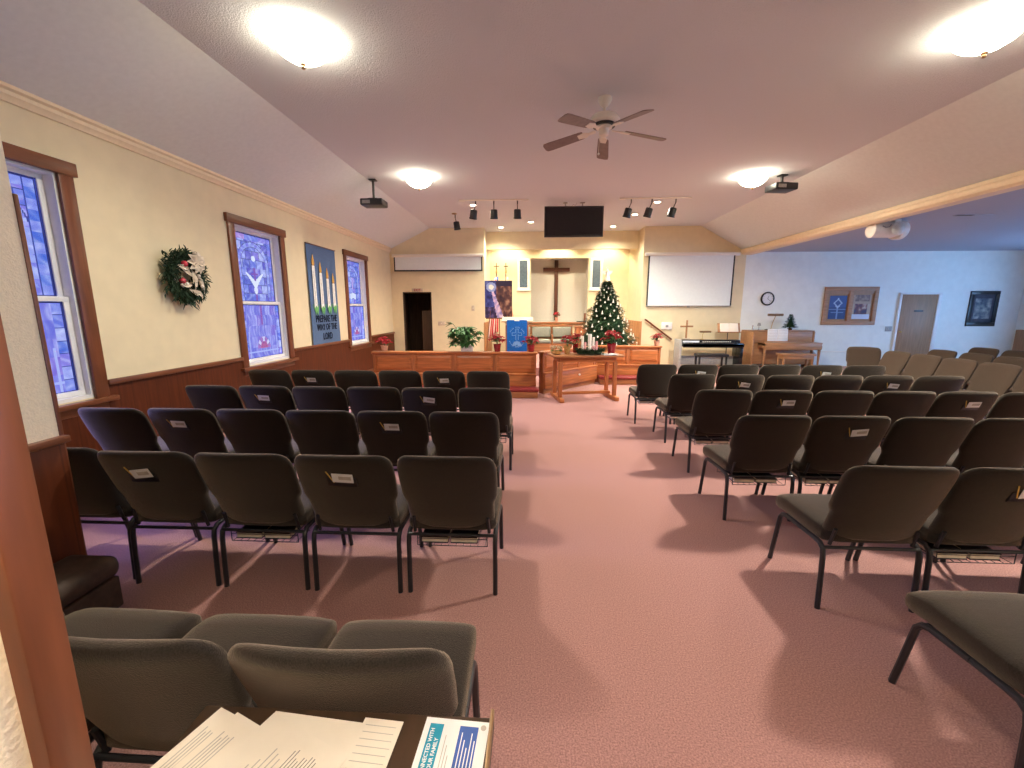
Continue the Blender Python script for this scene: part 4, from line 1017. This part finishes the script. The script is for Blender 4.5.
# ------------------------------------------------------------------ small wall things on the end wall
def plate(x, z, lab, cat='switch', w=.075, h=.12, m='plate', y=YB, name='switch_plate'):
    t = thing(name, lab, cat, (x, y, z)); b = MB(); b.box(-w/2, w/2, -.01, 0, -h/2, h/2, .003); b.build('plate', M[m], t)
    b = MB(); b.box(-.006, .006, -.022, -.009, -.014, .014, .002); b.build('toggle', M['offw'], t)
plate(-2.66, 1.19, 'beige wall switch beside the dark doorway', w=.20)
plate(-1.72, 1.63, 'beige wall plate near the poster', w=.09, h=.15)
plate(9.94, 1.06, 'grey switch plate beside the brown wing door', w=.18, h=.14, m='grey')
plate(2.62, 1.95, 'small beige plate on the recess wall above the tree', w=.09, h=.15, y=14.2)
t = thing('thermostat', 'white boxed thermostat on the wall above the handrail end', 'thermostat', (3.83, YB, 1.13))
b = MB(); b.box(-.15, .15, -.05, 0, -.10, .10, .012); b.build('cover', M['white'], t)
b = MB(); b.box(-.04, .04, -.06, -.049, -.03, .03, .004); b.build('dial', M['grey'], t)
t = thing('stair_handrail', 'sloping wooden handrail on the end wall beside the tree', 'handrail', (0, YB, 0))
b = MB(); b.tube([(3.20, -.07, 1.32), (3.98, -.07, .75)], .024, 10); b.build('grab_bar', M['trim'], t)
for x, z in ((3.40, 1.15), (3.85, .82)):
    b = MB(); b.tube([(x, -.07, z+.0), (x, -.06, z-.05), (x, 0, z-.06)], .009, 6); b.build('bracket', M['brass'], t)
t = thing('exit_sign', 'small red lettered exit sign over the dark doorway', 'sign', (-3.33, YB, 2.14))
b = MB(); b.box(-.16, .16, -.04, 0, -.05, .05, .005); b.build('box', M['plate'], t)
text('lettering', 'EXIT', .10, M['red'], Matrix.Translation((0, -.0415, 0)) @ FACE_MY, t, ext=.001, bold=.002)

# ------------------------------------------------------------------ digital piano
t = thing('digital_piano', 'black digital piano under the large lowered screen', 'piano', (4.78, 11.55, 0))
b = MB(); b.box(-.80, .80, -.14, .36, .62, .70, .01); b.box(-.80, .80, .10, .36, .70, .79, .02, 3); b.build('case', M['gloss'], t)
b = MB(); b.box(-.70, .70, -.13, .08, .698, .712, .002); b.build('white_keys', M['screenm'], t)
b = MB()
for k in range(50):
    if k % 7 not in (2, 6): b.box(-.69+.0278*k+.008, -.69+.0278*k+.022, -.06, .08, .712, .722)
b.build('black_keys', M['black'], t, smooth=False)
b = MB(); b.box(-.78, .78, -.14, -.12, .60, .72, .006); b.build('key_slip', M['gloss'], t)
b = MB()
for k in range(14): b.box(-.2+.055*k, -.165+.055*k, .095, .102, .73, .75)
b.build('buttons', M['offw'], t, smooth=False)
b = MB(); b.box(-.72, -.28, .094, .1, .72, .765); b.build('case_highlight', M['clockf'], t)  # painted highlight: pale strip for the window reflected on the black case
b = MB(); b.box(-.86, -.80, -.10, .36, 0, .80, .01); b.build('end_panel', M['grey'], t)
b = MB(); b.box(.72, .80, -.10, .36, 0, .64, .01); b.build('end_panel', M['gloss'], t)
b = MB(); b.box(-.80, .72, .26, .30, .10, .34, .005); b.build('back_board', M['grey'], t)
t = thing('piano_bench', 'black bench in front of the digital piano', 'bench', (4.55, 10.95, 0))
b = MB(); b.box(-.38, .38, -.16, .16, .42, .49, .02, 3); b.build('seat', M['black'], t)
for sx in (-1, 1):
    for sy in (-1, 1):
        b = MB(); b.box(sx*.33-.02, sx*.33+.02, sy*.12-.02, sy*.12+.02, 0, .42, .004); b.build('leg', M['black'], t)
t = thing('standing_cross', 'small wooden cross standing on the digital piano', 'cross', (4.19, 11.80, .79))
b = MB(); b.box(-.09, .09, -.05, .05, 0, .035, .008); b.build('base', M['plate'], t)
b = MB(); b.box(-.022, .022, -.016, .016, .03, .52, .004); b.build('upright', M['pianow'], t)
b = MB(); b.box(-.17, .17, -.016, .016, .33, .375, .004); b.build('crossbar', M['pianow'], t)
t = thing('desk_lamp', 'low desk lamp with a bar shade on the digital piano', 'lamp', (4.62, 11.78, .792))
b = MB(); b.lathe([(.06, 0), (.06, .012), (.012, .02)], seg=16); b.build('base', M['brass'], t)
b = MB(); b.tube([(0, 0, .015), (0, 0, .14), (.02, -.04, .20)], .007, 8); b.build('stem', M['brass'], t)
b = MB(); b.lathe([(.01, -.15), (.025, -.148), (.025, .148), (.01, .15)], (.05, -.05, .21), 12, Matrix.Rotation(PI/2, 4, 'Y')); b.build('shade', M['bronze'], t)
t = thing('music_stand', 'music stand with wooden desk beside the digital piano', 'stand', (5.36, 11.95, 0))
b = MB()
for k in range(3): b.tube([(0, 0, .12), (cos(k*2.1+.5)*.16, sin(k*2.1+.5)*.16, 0.008)], .009, 6)
b.build('tripod', M['black'], t)
b = MB(); b.tube([(0, 0, .1), (0, 0, 1.0)], .011, 8); b.build('pole', M['black'], t)
b = MB(); mm = Matrix.Translation((0, -.03, 1.10)) @ Matrix.Rotation(rad(-18), 4, 'X'); b.box(-.30, .30, -.008, .008, -.13, .13, .004, mtx=mm); b.box(-.30, .30, -.05, .0, -.14, -.125, mtx=mm); b.build('desk', M['pianow'], t)
t = thing('open_songbook', 'open songbook on the wooden music stand', 'book', (5.36, 11.92, 1.10))
for sx in (-1, 1):
    b = MB(); mm = Matrix.Rotation(rad(-18), 4, 'X'); b.box(min(0, sx*.24), max(0, sx*.24), -.034, -.014, -.12, .12, .004, mtx=mm); b.build('page_block', M['paper'], t)

# ------------------------------------------------------------------ upright piano
t = thing('upright_piano', 'brown wooden upright piano below the wall clock', 'piano', (6.80, 11.95, 0))
b = MB(); b.box(-.86, .84, .02, .38, .10, 1.0, .008); b.build('case', M['pianow'], t)
b = MB(); b.box(-.89, .87, -.01, .40, 1.0, 1.03, .008); b.build('lid', M['pianow'], t)
b = MB(); b.box(-.84, .82, -.015, .02, .70, .99, .006); b.build('upper_panel', M['pianow'], t)
b = MB(); b.box(-.84, .82, .0, .02, .14, .56, .006); b.build('lower_panel', M['pianow'], t)
b = MB(); b.box(-.90, -.86, -.30, .39, .0, 1.0, .01); b.build('side_panel', M['pianow'], t)
b = MB(); b.box(.84, .88, -.02, .39, .0, 1.0, .01); b.build('side_panel', M['pianow'], t)
b = MB(); b.box(-.60, .90, -.34, .02, .56, .64, .008); b.build('keybed', M['pianow'], t)
b = MB(); b.box(-.58, .88, -.36, -.33, .53, .71, .01); b.box(-.60, .90, -.34, .0, .69, .72, .01); b.build('fallboard', M['pianow'], t)
for x in (-.56, .86):
    b = MB(); b.lathe([(.028, 0), (.035, .02), (.022, .10), (.035, .48), (.04, .56)], (x, -.29, 0), 14); b.build('leg', M['pianow'], t)
b = MB()
for x in (-.08, 0, .08): b.box(x-.015, x+.015, -.09, .02, .06, .075, .004)
b.build('pedals', M['brass'], t)
b = MB(); b.box(-.45, .45, -.05, -.012, .70, .74, .004); b.build('music_desk', M['pianow'], t)
t = thing('sheet_music', 'open white sheet music on the upright piano desk', 'sheet music', (6.68, 11.90, .745))
for sx in (-1, 1):
    b = MB(); mm = Matrix.Rotation(rad(-6), 4, 'X'); b.box(min(.002, sx*.27), max(-.002, sx*.27), -.006, .0, 0, .33, .001, mtx=mm); pg = b.build('page', M['paperw'], t)
    b = MB()
    for k in range(7): b.box(min(sx*.02, sx*.25), max(sx*.02, sx*.25), -.0075, -.006, .03+.042*k, .036+.042*k, mtx=mm)
    b.build('printed_staves', M['inkg'], pg, smooth=False)
t = thing('piano_bench', 'brown wooden bench before the upright piano', 'bench', (6.85, 11.30, 0))
b = MB(); b.box(-.42, .42, -.17, .17, .42, .47, .01); b.build('seat', M['pianow'], t)
b = MB(); b.box(-.38, .38, -.14, .14, .33, .42, .004); b.build('apron', M['pianow'], t)
for sx in (-1, 1):
    for sy in (-1, 1):
        b = MB(); b.lathe([(.016, 0), (.024, .1), (.026, .34)], (sx*.36, sy*.12, 0), 10); b.build('leg', M['pianow'], t)
t = thing('piano_lamp', 'bar-shaded piano lamp standing on the upright piano', 'lamp', (6.55, 12.10, 1.03))
b = MB(); b.lathe([(.13, 0), (.14, .015), (.10, .03), (.015, .035)], seg=20, sy=.5); b.build('base', M['black'], t)
b = MB(); b.tube([(.03, 0, .03), (.06, 0, .20), (.10, -.05, .40)], .008, 8); b.build('stem', M['brass'], t)
b = MB(); b.lathe([(.012, -.20), (.034, -.197), (.034, .197), (.012, .20)], (.08, -.07, .42), 14, Matrix.Rotation(PI/2, 4, 'Y')); b.build('shade', M['bronze'], t)
t = thing('table_lamp', 'short grey stand lamp beside the piano lamp', 'lamp', (6.28, 12.15, 1.03))
b = MB(); b.lathe([(.04, 0), (.04, .01), (.008, .02), (.008, .12)], seg=14); b.build('base', M['chrome'], t)
b = MB(); b.lathe([(.05, .12), (.03, .20), (.01, .20)], seg=14); b.build('shade', M['grey'], t)
t = thing('figurine', 'tiny glass figurine at the screen end of the upright piano', 'figurine', (6.10, 12.12, 1.03))
b = MB(); b.lathe([(.03, 0), (.02, .04), (.012, .09), (.02, .12), (.004, .14)], seg=12); b.build('body', M['chrome'], t)
t = thing('small_christmas_tree', 'miniature dark green christmas tree on the upright piano', 'tree', (7.10, 12.12, 1.03))
b = MB(); b.lathe([(.05, 0), (.06, .05), (.015, .06), (.012, .1)], seg=12); b.build('pot', M['bark'], t)
b = MB(); b.lathe([(.09, .09), (.05, .24), (.005, .40)], seg=12)
for k in range(800):
    v = q.random()**1.3; a = q.uniform(0, 6.3); rr = (.15*(1-v)+.01)*q.random()**.4*(1+.2*sin(v*30))
    b.leaf((cos(a)*rr, sin(a)*rr*.9, .07+.36*v), (cos(a), sin(a), q.uniform(-.3, .4)), (0, 0, 1), .045, .016)
b.build('foliage', M['needle'], t)

# ------------------------------------------------------------------ things on the wing wall
t = thing('wall_clock', 'round black rimmed wall clock above the upright piano', 'clock', (6.56, YB, 1.89))
FY = Matrix.Rotation(PI/2, 4, 'X')
b = MB(); b.lathe([(.150, 0), (.185, .0), (.19, .02), (.18, .04), (.155, .045), (.150, .03)], seg=36, mtx=FY, ring=True); b.build('rim', M['black'], t)
b = MB(); b.lathe([(.001, .0), (.155, .0), (.155, .02), (.001, .02)], seg=32, mtx=FY); b.build('dial', M['clockf'], t)
b = MB()
for k in range(12):
    a = 2*PI*k/12; b.box(-.004, .004, -.0225, -.02, .115, .14, mtx=Matrix.Rotation(a, 4, 'Y'))
b.build('hour_marks', M['ink'], t)
for a, l in ((20, .08), (130, .12)):
    b = MB(); b.box(-.005, .005, -.025, -.023, -.01, l, mtx=Matrix.Rotation(rad(a), 4, 'Y')); b.build('hand', M['ink'], t)
t = thing('notice_board', 'wood framed double notice board with posters on the wing wall', 'notice board', (8.80, YB, 1.69))
b = MB(); b.box(-.70, .70, -.012, 0, -.50, .50); b.build('backing', M['corky'], t)
b = MB(); b.frame(1, -.72, .72, -.52, .52, .11, -.05, 0, .008, .10); b.box(-.06, .06, -.049, 0, -.42, .42, .008); b.build('frame', M['boardw'], t)
b = MB(); b.box(-.61, .61, -.035, -.028, .33, .42); b.build('header_strip', M['doorw'], t)
t = thing('blue_poster', 'blue poster with a pale star emblem pinned in the notice board', 'poster', (8.80, YB, 1.69))
def bp(u, v):
    x, y = abs(u-.5), v-.68
    if abs(x*1.0+abs(y)*1.2-.22) < .05: return s2l(190, 205, 235)
    if x < .03 and v < .5: return s2l(140, 160, 205)
    if .40 < v < .44 or (.26 < v < .29 and x < .36): return s2l(130, 150, 195)
    return s2l(48, 68, 122) if v < .5 else s2l(62, 84, 146)
b = MB(); b.box(-.55, -.09, -.016, -.0125, -.36, .28); b.build('sheet', M['navy'], t, smooth=False)
picture('print', 22, 30, bp, lambda u, v: (-.55+.46*u, -.0165, -.36+.64*v), M['print_'], t)
t = thing('people_poster', 'cream poster with dark clothed people pinned in the notice board', 'poster', (8.80, YB, 1.69))
def pp(u, v):
    if v < .2: return s2l(215, 222, 238)
    if .2 < v < .62: return pick([s2l(60, 44, 90), s2l(70, 50, 74), s2l(120, 62, 66), s2l(170, 125, 115), s2l(215, 195, 180)], u*5, v*6, 8) if abs(u-.45) < .36 else s2l(190, 170, 150)
    if v > .72 and abs(u-.5) < .4: return pick([s2l(96, 74, 70), s2l(130, 100, 90), s2l(175, 145, 125)], u*8, v*9, 5)
    return s2l(185, 155, 132)
b = MB(); b.box(.09, .56, -.016, -.0125, -.36, .30); b.build('sheet', M['paper'], t, smooth=False)
picture('print', 22, 30, pp, lambda u, v: (.09+.47*u, -.0165, -.36+.66*v), M['print_'], t)
d = MB(); d.box(10.15, 11.10, YB-.035, YB-.005, .01, 2.0, .003); do = struct(d.build('door_2', M['doorw']), 'plain brown wooden door of the side wing', 'door')
d = MB(); d.box(10.09, 10.15, YB-.05, YB, 0, 2.0, .005); d.box(11.10, 11.20, YB-.05, YB, 0, 2.0, .005); d.box(10.09, 11.20, YB-.05, YB, 2.0, 2.05, .005); struct(d.build('trim_13', M['white']), 'white casing around the brown wing door', 'door frame')
d = MB(); d.box(10.52, 10.76, YB-.042, YB-.034, 1.53, 1.575, .001); d.build('name_plate', M['black'], do)
d = MB(); d.lathe([(.02, 0), (.012, .03), (.028, .05), (.02, .07), (.002, .075)], (10.22, YB-.035, .98), 14, FY); d.build('door_knob', M['brass'], do)
t = thing('framed_picture', 'dark framed picture with a grey-blue print past the brown door', 'picture', (12.33, YB, 1.615))
b = MB(); b.frame(1, -.38, .38, -.475, .475, .10, -.035, 0, .008); b.build('frame', M['black'], t)
def fp(u, v):
    d = math.hypot(u-.5, (v-.5)*1.3)
    if abs(u-.5) < .36 and abs(v-.5) < .36: return pick([s2l(60, 70, 90), s2l(96, 106, 118), s2l(140, 144, 144), s2l(185, 182, 172)], u*6, v*8, 4)
    return pick([s2l(50, 54, 70), s2l(66, 68, 82), s2l(84, 80, 88)], u*6, v*8, 6)
picture('print', 24, 30, fp, lambda u, v: (-.285+.57*u, -.012, -.375+.75*v), M['print_'], t)
d = MB(); d.box(13.22, 13.295, 11.5, 12.3, 0, 1.05, .006); struct(d.build('trim_14', M['doorw']), 'brown wooden trim panel at the far wing corner', 'trim')
b = MB(); b.box(7.9, 9.9, YB-.02, YB, .40, .425, .003); b.box(8.0, 8.08, YB-.03, YB, .27, .42, .004)
struct(b.build('trim_15', M['offw']), 'thin cable channel low on the wing wall', 'trim')

# ------------------------------------------------------------------ lamps hidden by the header, as cove lights
for k, x in enumerate((-.75, .80, 2.3)):
    l = bpy.data.lights.new('cove_lamp', 'SPOT'); l.energy = 60; l.color = (1, .88, .62); l.spot_size = rad(115); l.spot_blend = .5; l.shadow_soft_size = .05
    o = bpy.data.objects.new('cove_lamp', l); C.objects.link(o); o.location = (x, 13.5, 3.78); o.rotation_euler = (rad(22), 0, 0)
    tag(o, 'cove lamp hidden behind the recess header', 'light', 'cove lamps')

# ------------------------------------------------------------------ world, camera, view
w = bpy.data.worlds.new('world'); scene.world = w; w.use_nodes = True
w.node_tree.nodes['Background'].inputs[0].default_value = (.88, .92, 1, 1); w.node_tree.nodes['Background'].inputs[1].default_value = .51
sl = bpy.data.lights.new('overcast_sun', 'SUN'); sl.energy = 8.0; sl.color = (.82, .90, 1); sl.angle = rad(50)
so_ = bpy.data.objects.new('overcast_sun', sl); C.objects.link(so_); so_.rotation_euler = (0, -rad(52), 0); tag(so_, 'overcast daylight falling through the stained glass windows', 'daylight')
cam = bpy.data.cameras.new('camera'); co = bpy.data.objects.new('camera', cam); C.objects.link(co); scene.camera = co
co.location = (0, 0, 1.62); co.rotation_euler = (rad(90-10.12), 0, rad(2.73)); cam.sensor_width = 36; cam.lens = 36*423/1024; cam.clip_start = .02
scene.view_settings.view_transform = 'Standard'; scene.view_settings.look = 'None'; scene.view_settings.gamma = 1; scene.view_settings.use_curve_mapping = False
scene.view_settings.exposure = 1.10
try:
    scene.cycles.use_denoising = True; scene.cycles.denoiser = 'OPENIMAGEDENOISE'
    scene.cycles.max_bounces = 8; scene.cycles.diffuse_bounces = 5; scene.cycles.sample_clamp_indirect = 6
except Exception: pass
